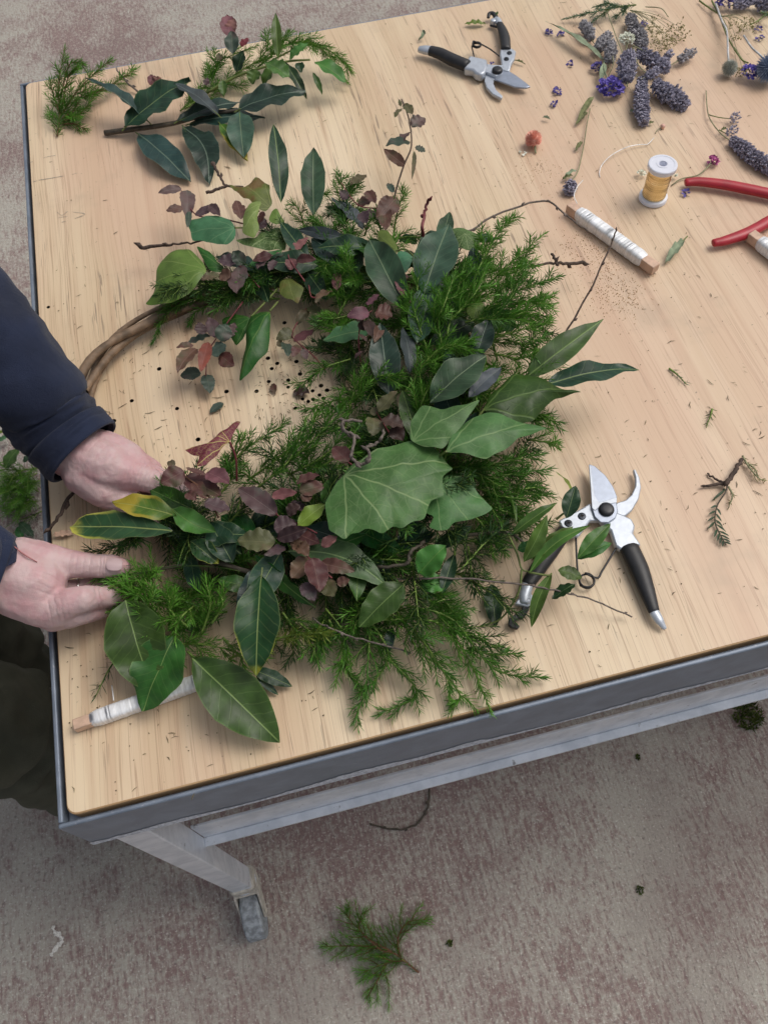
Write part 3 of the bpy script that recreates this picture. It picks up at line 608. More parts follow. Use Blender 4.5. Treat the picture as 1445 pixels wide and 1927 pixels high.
# --- hidden bulk: dark needle sprigs bound round the ring
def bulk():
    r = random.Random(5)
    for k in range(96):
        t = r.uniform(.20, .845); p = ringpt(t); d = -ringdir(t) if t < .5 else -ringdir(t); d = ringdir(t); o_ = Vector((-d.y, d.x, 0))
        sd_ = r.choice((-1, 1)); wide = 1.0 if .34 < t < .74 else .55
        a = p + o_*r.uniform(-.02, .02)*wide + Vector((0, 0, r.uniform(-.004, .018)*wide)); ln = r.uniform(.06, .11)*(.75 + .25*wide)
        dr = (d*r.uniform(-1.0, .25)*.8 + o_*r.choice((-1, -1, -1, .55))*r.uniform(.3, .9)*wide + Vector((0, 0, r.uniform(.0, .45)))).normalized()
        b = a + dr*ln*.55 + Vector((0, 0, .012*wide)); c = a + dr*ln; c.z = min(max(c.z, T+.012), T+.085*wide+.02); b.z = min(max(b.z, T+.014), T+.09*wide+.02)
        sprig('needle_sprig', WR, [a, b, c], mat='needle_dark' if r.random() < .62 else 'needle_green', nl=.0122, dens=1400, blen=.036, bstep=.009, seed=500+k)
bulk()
def mass(c, x0, y0, x1, y1, n, hlo, hhi, ang, spread, seed, mats, ln=(.05, .09)):
    r = random.Random(seed)
    for k in range(n):
        h = r.uniform(hlo, hhi); a = W(c, r.uniform(x0, x1), r.uniform(y0, y1), h); th = math.radians(ang + r.gauss(0, spread)); d = Vector((math.cos(th), math.sin(th), r.uniform(-.35, .3))).normalized(); L = r.uniform(*ln)
        e = a + d*L; m_ = a + d*L*.5 + Vector((0, 0, .008)); e.z = max(e.z, T+.008); m_.z = max(m_.z, T+.010)
        sprig('needle_sprig', WR, [a, m_, e], mat=r.choice(mats), nl=.0122, dens=1450, blen=.035, bstep=.009, seed=seed*100+k)
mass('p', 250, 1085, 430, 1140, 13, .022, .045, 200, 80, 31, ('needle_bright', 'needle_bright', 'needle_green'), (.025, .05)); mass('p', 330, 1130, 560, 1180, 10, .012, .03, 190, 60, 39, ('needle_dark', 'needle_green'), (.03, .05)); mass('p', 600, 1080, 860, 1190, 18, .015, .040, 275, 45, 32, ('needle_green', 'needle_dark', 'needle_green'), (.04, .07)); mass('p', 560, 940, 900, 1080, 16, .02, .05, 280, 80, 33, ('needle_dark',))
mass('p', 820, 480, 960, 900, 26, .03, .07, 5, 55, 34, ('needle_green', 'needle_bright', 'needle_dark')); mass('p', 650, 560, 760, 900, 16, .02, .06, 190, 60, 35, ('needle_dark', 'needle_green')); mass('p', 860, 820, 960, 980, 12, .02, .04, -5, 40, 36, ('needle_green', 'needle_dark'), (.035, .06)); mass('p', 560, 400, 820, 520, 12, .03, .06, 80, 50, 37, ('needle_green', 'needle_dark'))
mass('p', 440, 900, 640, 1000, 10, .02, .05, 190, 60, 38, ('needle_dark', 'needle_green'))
# --- needle sprigs one can follow
B_ = dict(mat='needle_bright')
SP('c3', (760,960,.03), (560,930,.036), (380,930,.034), (220,1000,.030), (105,1105,.022), blen=.022, **B_)
SP('c3', (740,985,.028), (520,985,.028), (330,985,.030), (190,1060,.026), (120,1200,.008), blen=.018)
SP('c3', (700,930,.032), (480,900,.034), (330,900,.04), (225,880,.05), blen=.018)
SP('c3', (560,960,.024), (440,1000,.02), (330,1050,.016), (300,1110,.008), blen=.014)
SP('c3', (860,650,.03), (840,570,.045), (800,510,.05), blen=.024); SP('c3', (920,640,.03), (900,540,.05), (975,460,.06), blen=.026, **B_)
SP('c3', (1090,800,.05), (1085,680,.06), (1010,520,.06), blen=.026); SP('c3', (1290,680,.04), (1310,560,.06), (1350,450,.07), blen=.026, **B_)
SP('c3', (1150,680,.04), (1180,600,.05), (1230,560,.05), blen=.024); SP('c3', (1000,760,.05), (960,640,.06), (880,600,.06), blen=.03)
SP('c3', (1150,900,.06), (1080,860,.075), (1060,720,.08), blen=.03, **B_); SP('c3', (1100,1000,.05), (1030,920,.065), (1000,830,.07), blen=.028)
SP('c3', (1100,1060,.05), (1010,1080,.06), (930,1070,.055), blen=.026, **B_); SP('c3', (1080,1130,.04), (980,1120,.05), (890,1090,.04), blen=.024)
SP('c3', (1000,1250,.03), (930,1230,.03), (860,1220,.02), blen=.02, mat='needle_dark')
for a in (((520,560,.08),(500,430,.10),(520,300,.11)), ((600,660,.09),(585,540,.10),(590,430,.105)), ((540,680,.08),(500,560,.095),(470,450,.10)), ((620,640,.09),(660,470,.10),(705,300,.105)),
          ((690,520,.08),(760,340,.095),(830,210,.10),(905,115,.10)), ((740,470,.08),(860,350,.09),(1035,195,.085)), ((790,520,.08),(940,430,.09),(1105,375,.075)), ((780,570,.085),(940,530,.09),(1070,450,.075)),
          ((790,640,.08),(940,600,.085),(1065,560,.07)), ((700,570,.09),(850,520,.10),(960,340,.095)), ((560,720,.085),(640,660,.10),(760,690,.10)), ((450,860,.08),(580,690,.10),(730,655,.105)),
          ((500,980,.07),(530,880,.09),(600,760,.10)), ((240,900,.06),(330,800,.08),(440,795,.085)), ((200,1010,.05),(240,850,.07),(300,765,.075)), ((60,1110,.05),(130,980,.06),(200,890,.065)),
          ((500,900,.08),(570,810,.095),(650,775,.10)), ((880,960,.05),(1000,970,.055),(1105,990,.045)), ((960,1060,.04),(1030,1070,.045),(1095,1080,.035)), ((760,400,.07),(790,280,.08),(760,190,.08)),
          ((860,640,.075),(960,660,.08),(1050,620,.065)), ((820,700,.07),(930,720,.075),(1020,680,.06)), ((880,500,.08),(980,480,.085),(1060,500,.07)), ((640,560,.10),(740,450,.11),(790,330,.11)),
          ((560,600,.09),(610,500,.11),(660,360,.115)), ((820,480,.085),(880,400,.09),(1000,300,.085)), ((420,620,.07),(480,540,.09),(430,480,.09)), ((160,560,.05),(200,470,.06),(150,440,.06)),
          ((240,700,.04),(190,620,.05),(130,570,.05)), ((100,420,.05),(190,370,.07),(200,250,.075)), ((300,330,.06),(380,300,.07),(420,200,.07))):
    SP('c4', *a, blen=.034, mat=RND.choice(('needle_bright', 'needle_bright', 'needle_green')))
for a in (((1000,350,.05),(1190,330,.055),(1400,300,.03)), ((1050,360,.05),(1240,420,.05),(1395,400,.025)), ((1080,390,.045),(1200,470,.045),(1340,480,.025)), ((1080,480,.04),(1160,570,.035),(1215,640,.012)),
          ((1000,300,.055),(1180,280,.06),(1370,240,.035)), ((1060,560,.035),(1160,540,.03),(1260,560,.015)), ((1000,600,.03),(1100,590,.028),(1180,600,.012)),
          ((40,370,.04),(180,220,.06),(345,115,.05)), ((180,350,.045),(340,230,.065),(480,65,.06)), ((280,330,.05),(420,210,.07),(570,60,.065)), ((110,300,.045),(150,220,.06),(170,165,.06)),
          ((340,330,.05),(490,250,.075),(570,160,.08)), ((220,380,.05),(330,290,.07),(400,180,.07)), ((420,330,.055),(530,260,.075),(640,180,.085)), ((60,420,.04),(120,330,.055),(90,250,.05)), ((110,480,.035),(140,540,.03),(180,520,.02)),
          ((640,650,.03),(740,690,.03),(820,690,.03)), ((780,580,.06),(720,610,.055),(700,660,.05))):
    SP('c6', *a, blen=.030, mat=RND.choice(('needle_bright', 'needle_green', 'needle_green')))
for a in (((340,130,.05),(220,70,.055),(130,65,.045)), ((310,190,.04),(250,130,.055),(195,85,.06)), ((300,200,.04),(270,150,.06),(290,100,.07)), ((380,210,.045),(330,160,.06),(340,110,.065)), ((420,230,.04),(445,150,.06),(430,70,.065)),
          ((330,180,.04),(250,210,.045),(230,180,.05)), ((360,260,.03),(420,260,.035),(500,275,.03)), ((450,200,.05),(480,150,.06),(470,110,.065)), ((240,110,.04),(170,100,.04),(110,150,.03))):
    SP('c8', *a, blen=.030, nl=.0135, **B_)
SP('c8', (500,300,.03), (650,240,.045), (785,225,.05), blen=.02, mat='needle_yellow', nl=.013)
for a in (((880,170,.04),(950,290,.03),(890,390,.018),(850,480,.008)), ((930,190,.045),(1090,200,.04),(1180,310,.022),(1240,455,.006)), ((1000,150,.045),(1130,190,.04),(1250,330,.02),(1395,355,.010)), ((1170,270,.025),(1250,290,.02),(1320,285,.012)),
          ((950,300,.03),(1030,400,.016),(920,460,.006)), ((1060,280,.03),(1150,400,.012),(1130,430,.006)), ((830,220,.04),(830,330,.02),(870,380,.010)), ((780,190,.04),(830,280,.03),(810,330,.02)), ((880,150,.045),(1000,200,.04),(1070,330,.022)), ((1010,110,.04),(1090,150,.03),(1150,190,.015)),
          ((900,110,.05),(860,180,.045),(800,240,.04)), ((700,200,.05),(760,260,.035),(740,300,.02)), ((480,240,.04),(540,300,.03),(600,290,.02)), ((650,170,.05),(700,230,.045),(790,260,.03)), ((380,280,.03),(440,330,.02),(500,330,.015))):
    SP('c8', *a, blen=.028, nl=.0122, mat=RND.choice(('needle_bright', 'needle_green')))
SP('c8', (215,270,.03), (165,320,.02), (118,412,.006), blen=.006, mat='needle_dark', nl=.013, dens=420)
SP('c5', (640,1210,.05), (540,1270,.05), (420,1290,.045), blen=.016, mat='needle_dark'); SP('c5', (640,1190,.06), (620,1240,.06), (560,1290,.05), blen=.014)
SP('c5', (560,1450,.055), (490,1480,.05), (430,1570,.035), blen=.012, dens=500)
# --- bay leaves
def bay(mat, c, b, t, wd, hb, ht, **k): return pl('bay_leaf', WR, mat, c, b, t, wd, hb, ht, **k)
bay('bay_dark', 'c3', (745,520), (708,138), 98, .05, .085, fold=.25, wave=.05, roll=.3); bay('bay_grey', 'c3', (905,580), (903,252), 125, .05, .08, wave=.06, fold=.2)
bay('bay_slate', 'c3', (1145,645), (990,495), 92, .055, .06, roll=.4); bay('bay_slate', 'c3', (1065,690), (825,650), 62, .06, .055, roll=-.6); bay('bay_blue', 'c3', (1075,845), (895,690), 140, .05, .05)
bay('bay_grey', 'c3', (1345,1035), (1172,695), 185, .085, .10, fold=.4, roll=-.25); bay('bay_grey', 'c4', (530,445), (632,160), 185, .10, .115, fold=.15, bend=.05)
bay('bay_grey', 'c4', (500,660), (575,390), 140, .085, .095); bay('bay_blue', 'c4', (385,880), (345,575), 130, .07, .09, fold=.2); bay('bay_slate', 'c4', (470,780), (440,590), 75, .08, .085, roll=.5)
bay('bay_pale', 'c4', (330,600), (108,645), 105, .06, .05); bay('bay_blue', 'c4', (745,720), (800,555), 100, .09, .10); bay('bay_grey', 'c4', (555,905), (788,708), 165, .095, .105, fold=.12)
bay('bay_slate', 'c4', (715,885), (852,758), 80, .09, .09); bay('bay_green', 'c4', (955,800), (1278,557), 118, .075, .085, prof='lance', fold=.2, roll=.3, wave=.05); bay('bay_dark', 'c4', (1040,830), (1428,765), 125, .07, .06, prof='lance', fold=.15, roll=-.15)
bay('bay_grey', 'c4', (600,250), (635,110), 70, .07, .07); bay('bay_slate', 'c4', (740,230), (825,215), 60, .07, .065); bay('bay_dark', 'c4', (500,240), (420,215), 60, .06, .05)
bay('bay_pale', 'c6', (340,632), (742,772), 140, .07, .06, curve=-.10, fold=.12); bay('bay_dark', 'c6', (640,680), (760,740), 90, .05, .05)
bay('bay_tip', 'c8', (590,65), (575,350), 132, .085, .062, fold=.22, wave=.05, stalk=.008); bay('bay_green', 'c6', (806,764), (628,938), 138, .06, .05, prof='ovate', fold=.2); 
bay('privet', 'c6', (868,722), (976,608), 118, .06, .075, prof='ovate', fold=.3); bay('privet', 'c6', (870,760), (985,770), 90, .04, .04, prof='ovate'); bay('bay_dark', 'c6', (960,800), (1010,640), 60, .04, .04)
bay('lime', 'c6', (385,530), (492,445), 78, .085, .09); bay('bay_green', 'c6', (480,440), (545,325), 70, .08, .09, roll=.5); bay('bay_dark', 'c6', (520,530), (470,600), 60, .06, .06)
bay('bay_green', 'c6', (225,655), (455,858), 62, .065, .055, roll=.8, wave=.12); bay('bay_green', 'c6', (95,745), (205,795), 72, .055, .05)
bay('bay_yellow', 'c5', (838,1185), (340,1165), 160, .085, .075, fold=.18, wave=.05, prof='obov', bend=.04); bay('bay_lime', 'c5', (858,1112), (545,1045), 135, .085, .09, fold=.25, wave=.08)
bay('privet', 'c5', (838,1075), (1048,1190), 120, .085, .075, curve=.10, fold=.3); bay('bay_tip', 'c5', (925,1235), (1062,1345), 115, .07, .06, fold=.4); bay('bay_dark', 'c5', (1130,1340), (1015,1140), 140, .06, .07)
bay('bay_dark', 'c5', (925,1300), (965,1485), 95, .055, .045, roll=.4); bay('bay_green', 'c5', (1165,1380), (655,1395), 42, .065, .06, roll=1.1); bay('bay_green', 'c5', (1060,1420), (1235,1475), 85, .055, .05)
bay('bay_green', 'c5', (1235,1305), (1450,1460), 60, .07, .06, roll=.8, wave=.12); bay('bay_dark', 'c5', (1000,1200), (1180,1300), 120, .05, .05)
bay('bay_green', 'c8', (205,135), (282,398), 172, .060, .026, fold=.15, prof='ovate'); bay('bay_green', 'c8', (345,235), (255,450), 160, .048, .022, fold=.12, prof='ovate'); bay('bay_green', 'c8', (395,300), (642,538), 158, .045, .014, fold=.18, wave=.05)
bay('bay_dark', 'c8', (560,330), (678,380), 42, .02, .006); bay('bay_dark', 'c8', (575,350), (638,404), 22, .016, .004); bay('bay_blue', 'c8', (960,210), (945,290), 30, .03, .03); bay('bay_dark', 'c6', (880,520), (790,590), 90, .055, .05); bay('bay_blue', 'c6', (770,610), (930,560), 100, .05, .05); bay('bay_dark', 'c6', (920,620), (1080,530), 60, .04, .05, roll=.6)
# hidden leaves filling between
def fillers():
    r = random.Random(21)
    for k in range(46):
        t = r.uniform(.24, .80); p = ringpt(t); d = ringdir(t); o_ = Vector((-d.y, d.x, 0)); b = p + o_*r.uniform(-.03, .03) + Vector((0, 0, r.uniform(.015, .045)))
        e = b + (o_*r.uniform(-1, .6) + d*r.uniform(-1, .3)).normalized()*r.uniform(.05, .075) + Vector((0, 0, r.uniform(-.015, .01))); e.z = max(e.z, T+.012)
        leaf('bay_leaf', WR, r.choice(('bay_dark', 'bay_dark', 'bay_green', 'bay_blue')), b, e, r.uniform(.022, .034), seed=800+k, fold=.2, roll=r.uniform(-.6, .6))
fillers()
# --- ivy leaves
def ivy(mat, c, outl, org, h0, h1, **k): LC[0] += 1; return traced('ivy_leaf', WR, mat, c, outl, org, h0, h1, seed=LC[0], **k)
ivy('ivy_big', 'c6', [(490,440),(505,415),(540,350),(570,320),(600,280),(640,262),(700,225),(780,200),(850,190),(910,205),(960,250),(985,285),(1007,300),(975,318),(960,335),(968,402),(915,425),(905,450),(890,500),(840,515),(800,545),(765,528),(720,562),(680,548),(650,543),(630,560),(600,556),(570,587),(510,555),(500,500)], (572,325), .105, .095, cup=.06)
ivy('ivy_mid', 'c6', [(945,350),(985,325),(1040,335),(1085,372),(1130,430),(1165,458),(1130,485),(1060,508),(1005,518),(985,548),(945,552),(905,535),(930,492),(895,480),(900,430)], (930,350), .085, .075)
ivy('ivy_mid', 'c4', [(470,1060),(472,990),(495,950),(520,915),(560,922),(600,935),(650,922),(690,915),(765,895),(722,950),(690,1000),(650,1045),(605,1100),(540,1095)], (482,1065), .105, .115)
ivy('ivy_mid', 'c4', [(620,1110),(640,1055),(700,985),(790,945),(840,955),(880,970),(950,990),(1047,1012),(980,1035),(920,1060),(900,1080),(860,1105),(790,1140),(720,1120)], (622,1110), .11, .10, stalk=[(600,1125,.10), (570,1150,.08)])
ivy('ivy_dark', 'c4', [(775,935),(800,880),(850,835),(905,782),(955,785),(1000,800),(1060,822),(1120,850),(1192,861),(1130,872),(1080,887),(1030,930),(985,985),(920,990),(850,960)], (782,930), .09, .075, cup=.08, stalk=[(760,960,.085)])
ivy('ivy_jade', 'c3', [(285,612),(340,592),(400,580),(470,588),(512,615),(527,650),(520,690),(480,728),(455,715),(420,718),(370,705),(312,702),(308,660)], (522,640), .07, .06, stalk=[(560,640,.05)])
ivy('ivy_olive', 'c3', [(83,1013),(130,950),(140,900),(140,850),(165,800),(190,770),(260,738),(300,745),(335,775),(370,810),(385,848),(350,900),(330,930),(250,990),(200,1005),(160,1015)], (382,846), .06, .05, cup=.08)
ivy('ivy_dark', 'c3', [(330,724),(375,745),(410,765),(430,800),(478,840),(450,858),(415,858),(385,828),(360,780)], (472,842), .055, .06)
ivy('ivy_bronze', 'c3', [(488,430),(530,435),(565,447),(600,420),(618,388),(650,410),(692,430),(690,470),(705,520),(670,560),(630,550),(590,500),(560,495),(530,465)], (700,540), .055, .065)
ivy('ivy_lime', 'c3', [(590,525),(625,508),(652,508),(638,555),(628,600),(642,640),(615,690),(590,680),(555,665),(562,620),(560,590),(575,550)], (660,520), .075, .07, cup=.09)
ivy('ivy_olive', 'c3', [(682,605),(700,560),(722,538),(740,575),(768,618),(720,625)], (760,630), .065, .07)
ivy('ivy_net', 'c3', [(520,700),(560,690),(600,700),(640,670),(690,655),(730,640),(772,650),(775,700),(765,752),(700,748),(640,742),(570,725)], (770,650), .055, .06)
ivy('ivy_dark', 'c3', [(692,1043),(697,1090),(692,1130),(690,1190),(680,1245),(640,1290),(615,1315),(580,1360),(543,1392),(548,1340),(556,1290),(578,1200),(575,1130),(595,1075),(640,1045)], (690,1045), .05, .03, cup=.10, stalk=[(730,1000,.045)])
ivy('ivy_dark', 'c3', [(455,1085),(490,1068),(540,1060),(602,1080),(590,1125),(560,1180),(528,1218),(505,1175),(470,1130)], (600,1072), .045, .03, stalk=[(660,1010,.045), (730,935,.045)])
ivy('ivy_bronze', 'c3', [(738,905),(765,885),(790,880),(820,905),(862,932),(845,965),(830,1012),(800,990),(770,985),(738,962)], (775,880), .055, .05)
ivy('ivy_olive', 'c3', [(1212,662),(1235,650),(1262,650),(1290,695),(1315,742),(1300,770),(1293,792),(1260,765),(1225,730)], (1305,750), .10, .09, stalk=[(1350,745,.10), (1385,775,.095)])
ivy('ivy_jade', 'c3', [(1310,755),(1345,752),(1388,780),(1370,830),(1350,865),(1318,850),(1305,800)], (1385,780), .085, .085)
ivy('ivy_net', 'c4', [(640,180),(680,170),(720,185),(762,205),(750,240),(770,262),(720,270),(680,258),(655,235)], (700,200), .08, .075)
ivy('ivy_olive', 'c4', [(700,520),(730,490),(775,482),(778,540),(740,575)], (735,570), .09, .095)
ivy('ivy_red', 'c5', [(893,790),(950,778),(1000,768),(1040,730),(1062,712),(1110,680),(1150,648),(1172,655),(1140,700),(1115,750),(1070,790),(1050,822),(1010,855),(985,872),(950,872),(972,820),(940,822)], (1115,752), .10, .105, cup=.10, stalk=[(1145,830,.085), (1150,940,.06)])
# --- wine-red leafy sprigs: each sprig a part, each leaf a piece of it
def wine(stem, leaves, c, h, r=.0010, mat='red_stem'):
    P_ = [W(c, *p) if len(p) == 3 else W(c, *p, h) for p in stem]; s_ = MB().tube(cat(P_, 5), [r, r*.7], 5).build('leafy_sprig', mat, WR, bevel=None)
    for m_, b, t, wd, *x in leaves:
        hh = h + (x[0] if x else RND.uniform(-.004, .010)); k = dict(prof='ovate', fold=RND.uniform(.05, .4), roll=RND.uniform(-.45, .45), serr=.07, wave=.06, bend=RND.uniform(-.02, .10), N=16, M=3)
        pl('leaf', s_, m_, c, b, t, wd*1.08, hh, hh + RND.uniform(-.004, .008), **k)
BR, PK, PU, DK, GN, OL, RD = 'wine_brown', 'wine_pink', 'wine_purple', 'wine_dark', 'wine_green', 'wine_olive', 'wine_red'
wine([(560,620), (440,590), (330,575), (262,460)], [(PU,(262,450),(148,472),44), (PU,(288,458),(290,605),72), (BR,(268,545),(188,556),48), (PU,(330,582),(425,528),42), (PU,(398,530),(452,582),50), (GN,(300,560),(290,640),30)], 'c3', .055)
wine([(640,560), (590,540), (560,570)], [(BR,(552,596),(528,506),64), (BR,(640,620),(660,560),50), (PU,(630,640),(670,600),60)], 'c3', .06)
wine([(860,900), (790,800), (780,765)], [(PK,(782,762),(878,686),50), (PK,(780,766),(672,802),50), (PU,(692,772),(628,842),60), (BR,(820,798),(917,795),50), (PK,(800,790),(792,846),60), (BR,(700,770),(608,800),52), (PU,(720,800),(690,850),50)], 'c3', .068)
wine([(640,930), (570,850), (545,825)], [(PU,(545,828),(530,958),100), (GN,(565,822),(515,752),66), (PU,(532,802),(440,800),76), (OL,(445,872),(358,892),66), (BR,(505,880),(445,870),70)], 'c3', .062)
wine([(880,920), (900,980), (990,945), (1010,880)], [(PK,(1018,945),(1020,846),46), (BR,(990,945),(912,1004),60)], 'c3', .06)
wine([(960,1330), (900,1260), (830,1200), (800,1150), (870,1030)], [(OL,(870,1030),(957,1058),48), (OL,(875,1040),(818,1112),50), (PK,(808,1195),(908,1138),60), (OL,(805,1140),(722,1186),60), (GN,(762,1200),(780,1265),56), (BR,(830,1210),(800,1270),44), (PU,(850,1230),(870,1280),38), (OL,(745,1220),(735,1180),34)], 'c3', .03)
wine([(560,1000,.05), (450,1150,.035), (390,1250,.025), (380,1360,.018)], [(RD,(392,1195),(355,1342),60), (BR,(332,1228),(243,1345),82), (PU,(440,1172),(390,1075),66), (GN,(452,1192),(480,1105),78), (GN,(402,1165),(275,1215),62), (BR,(320,1212),(236,1222),38), (GN,(442,1265),(440,1195),84), (BR,(448,1258),(517,1312),76), (GN,(356,1345),(258,1362),70,-.015), (GN,(382,1352),(402,1445),64,-.018), (DK,(362,1160),(348,1098),56), (PU,(500,1170),(520,1100),50)], 'c3', .032)
wine([(1290,560,.06), (1300,470,.065), (1340,340,.075), (1378,240,.08), (1365,110,.09), (1330,15,.095)], [(OL,(1330,60),(1298,104),34), (OL,(1345,38),(1382,92),48), (PU,(1380,150),(1444,108),76), (PU,(1362,178),(1328,232),56), (GN,(1372,222),(1254,238),78), (BR,(1345,335),(1245,258),54), (GN,(1395,250),(1448,268),46), (BR,(1340,345),(1260,285),34), (OL,(1392,268),(1380,405),22), (OL,(1325,50),(1318,15),20), (GN,(1290,470),(1262,425),34)], 'c3', .085, r=.0013, mat='twig_bark')
wine([(1250,700,.05), (1240,560,.06), (1120,530,.06), (1035,420,.06)], [(BR,(1305,495),(1212,600),96), (BR,(1250,545),(1256,655),66), (BR,(1185,505),(1115,535),62), (OL,(1155,383),(1082,432),62), (BR,(1158,462),(1205,522),58), (PU,(1070,500),(1030,460),44), (PU,(1140,560),(1160,620),60), (PU,(1200,560),(1150,600),50)], 'c3', .062)
wine([(265,745,.05), (255,640,.065), (270,560,.08), (310,520,.085)], [(PK,(292,500),(340,450),38), (PK,(300,530),(206,545),58), (BR,(325,525),(397,545),92), (DK,(290,560),(320,640),50), (DK,(255,570),(300,600),44), (BR,(345,585),(320,655),44), (DK,(255,620),(290,650),24), (BR,(280,530),(250,570),44), (DK,(240,720),(275,690),24)], 'c4', .085)
wine([(400,1060,.07), (350,980,.09), (330,945,.10)], [(OL,(338,945),(414,856),66), (OL,(322,970),(310,1045),76), (DK,(352,975),(442,1005),84), (DK,(395,1010),(442,1065),66), (OL,(325,960),(315,925),34)], 'c4', .095)
wine([(250,1180), (205,1150), (180,1120)], [(BR,(212,1155),(148,1092),76), ], 'c4', .10)
wine([(430,480), (420,420), (415,350)], [(PK,(418,345),(442,465),46), (PK,(430,400),(460,370),36)], 'c4', .09)
wine([(460,560), (380,520), (320,500), (295,480)], [(PU,(300,485),(146,380),92), (OL,(295,598),(143,592),100), (PU,(288,542),(378,520),80), (BR,(388,392),(492,368),66), (BR,(378,362),(472,328),56), (PK,(280,412),(382,398),52), (DK,(340,482),(392,448),56), (PU,(332,612),(250,652),60), (DK,(300,582),(422,540),62), (BR,(380,560),(472,602),56), ('wine_pink',(478,612),(542,574),46), (DK,(400,470),(360,430),50), (BR,(400,430),(440,400),44)], 'c6', .082)
wine([(520,740), (440,670), (380,610)], [(BR,(372,600),(425,652),66), (BR,(432,660),(358,742),86), (BR,(442,660),(472,795),96), (BR,(470,680),(612,712),60), (PU,(402,760),(452,832),60), (OL,(490,752),(532,812),66), (BR,(360,625),(400,590),50), (BR,(540,760),(590,745),40)], 'c6', .082)
wine([(1060,1120), (1000,1000), (900,920), (850,870)], [(BR,(895,895),(780,955),100), (BR,(850,865),(812,852),40), (BR,(898,920),(1074,1014),118), (PK,(1008,902),(1114,955),96), (PU,(995,1045),(1116,1085),92), (BR,(908,1000),(955,1035),56), (BR,(1000,910),(900,878),30), (BR,(940,940),(1000,1030),60)], 'c5', .10, mat='brown_stem')
# --- the privet-like twig on the right, over the secateurs
def privet():
    s_ = MB().tube(cat([W('c7', x, y, h) for x, y, h in ((0,420,.035), (120,405,.04), (240,402,.042), (340,470,.038))], 5), [.0022, .0014], 6).build('green_twig', 'bay_stem', WR, bevel=None)
    for P_ in (((240,415,.042),(280,500,.042),(300,570,.04),(335,582,.04)), ((300,575,.04),(285,680,.03),(205,800,.012),(108,836,.004)), ((330,585,.04),(420,600,.038),(440,590,.038)), ((250,400,.042),(300,395,.045),(340,380,.045)), ((460,340,.045),(500,310,.05),(515,330,.055))):
        MB().tube(cat([W('c7', *p) for p in P_], 5), [.0013, .0008], 5).build('side_stem', 'green_stem', s_, bevel=None)
    for m_, b, t, wd, hb, ht, k in (('bay_dark',(508,335),(552,182),86,.055,.065,{}), ('lime',(530,212),(456,118),32,.06,.05,dict(roll=.7,curve=.1)), ('privet',(250,412),(465,262),62,.045,.06,dict(fold=.4)), ('privet',(310,538),(418,320),88,.045,.07,dict(fold=.5,roll=.4)),
            ('privet',(350,528),(540,372),74,.045,.06,dict(fold=.4)), ('privet',(335,588),(620,368),66,.042,.065,dict(fold=.45,curve=-.08)), ('privet',(560,520),(713,360),80,.055,.06,dict(fold=.3)), ('bay_green',(560,522),(718,448),66,.05,.05,{}),
            ('privet',(440,588),(345,842),68,.038,.012,dict(fold=.35,curve=.05)), ('privet',(468,575),(582,612),72,.04,.035,{}), ('bay_dark',(548,640),(442,712),72,.035,.03,dict(roll=.5)), ('bay_green',(280,480),(365,460),60,.04,.045,{}), ('privet',(275,360),(240,195),22,.045,.05,dict(roll=.6)), ('privet',(420,390),(385,365),40,.05,.05,{})):
        pl('leaf', s_, m_, 'c7', b, t, wd, hb, ht, prof='bay', **k)
privet()
# --- bare twigs sticking out
def tw(c, pts, r, mat='twig_bark', **k): LC[0] += 1; return twig('bare_twig', WR, [W(c, *p) for p in pts], r, mat, seed=LC[0], **k)
tw('c4', [(640,230,.06), (730,180,.055), (830,120,.055), (1030,60,.05), (1120,120,.04), (1212,187,.022)], [.0016, .0013, .0010], 'twig_grey')
tw('c4', [(860,360,.06), (900,345,.055), (1040,325,.045), (1110,322,.04), (1192,320,.035)], [.0014, .0016, .0022], 'twig_bark'); tw('c4', [(1092,333,.042), (1075,305,.045), (1062,284,.046)], [.0016, .0018], 'twig_bark', buds=False)
tw('c4', [(1040,740,.06), (1070,690,.075), (1200,480,.10), (1290,290,.115), (1336,182,.12)], [.0014, .0011, .0009], 'twig_bark', step=.026)
tw('c3', [(400,700,.045), (290,716,.045), (190,726,.04), (64,738,.036)], [.0011, .0013, .0026], 'twig_bark', step=.03); tw('c3', [(560,440,.05), (482,436,.05), (445,385,.052), (410,322,.055)], [.0013, .0016, .0022], 'twig_bark'); tw('c3', [(482,436,.05), (440,450,.05), (378,472,.048)], [.0018, .0021], 'twig_bark', buds=False)
tw('c6', [(600,752,.05), (735,745,.048), (1000,742,.045), (1280,765,.036), (1430,793,.032), (1545,822,.026), (1720,892,.008)], [.0012, .0010, .0009], 'twig_grey', step=.06)
tw('c6', [(440,900,.05), (520,945,.05), (640,985,.045), (832,1036,.030)], [.0009, .0009], 'twig_grey', step=.02); tw('c5', [(470,880,.03), (345,1010,.03), (300,1090,.026), (242,1175,.020)], [.0016, .0024, .0018], 'twig_bark', step=.03)
tw('c6', [(640,110,.11), (565,112,.12), (572,150,.12), (610,175,.12), (598,255,.118), (645,283,.115), (672,250,.12), (660,215,.125), (700,200,.12), (732,158,.12)], [.0015, .0017, .0013], 'twig_grey', step=.012)
tw('c6', [(700,700,.06), (820,680,.065), (830,640,.07), (880,600,.06)], [.0018, .0018], 'bay_stem'); tw('c5', [(560,1420,.04), (1000,1340,.05), (1330,1420,.06)], [.0016, .0030], 'bay_stem', buds=False); tw('c3', [(1440,690,.07), (1430,640,.085), (1445,560,.09), (1460,500,.10)], [.0024, .0018], 'red_stem')
tw('c6', [(1195,560,.035), (1180,480,.04), (1230,380,.05)], [.0012, .0012], 'twig_bark')
# thin paddle wire binding
tw('c5', [(800,1150,.05), (840,1190,.06), (900,1250,.03)], [.0004, .0004], 'tool_steel', buds=False)

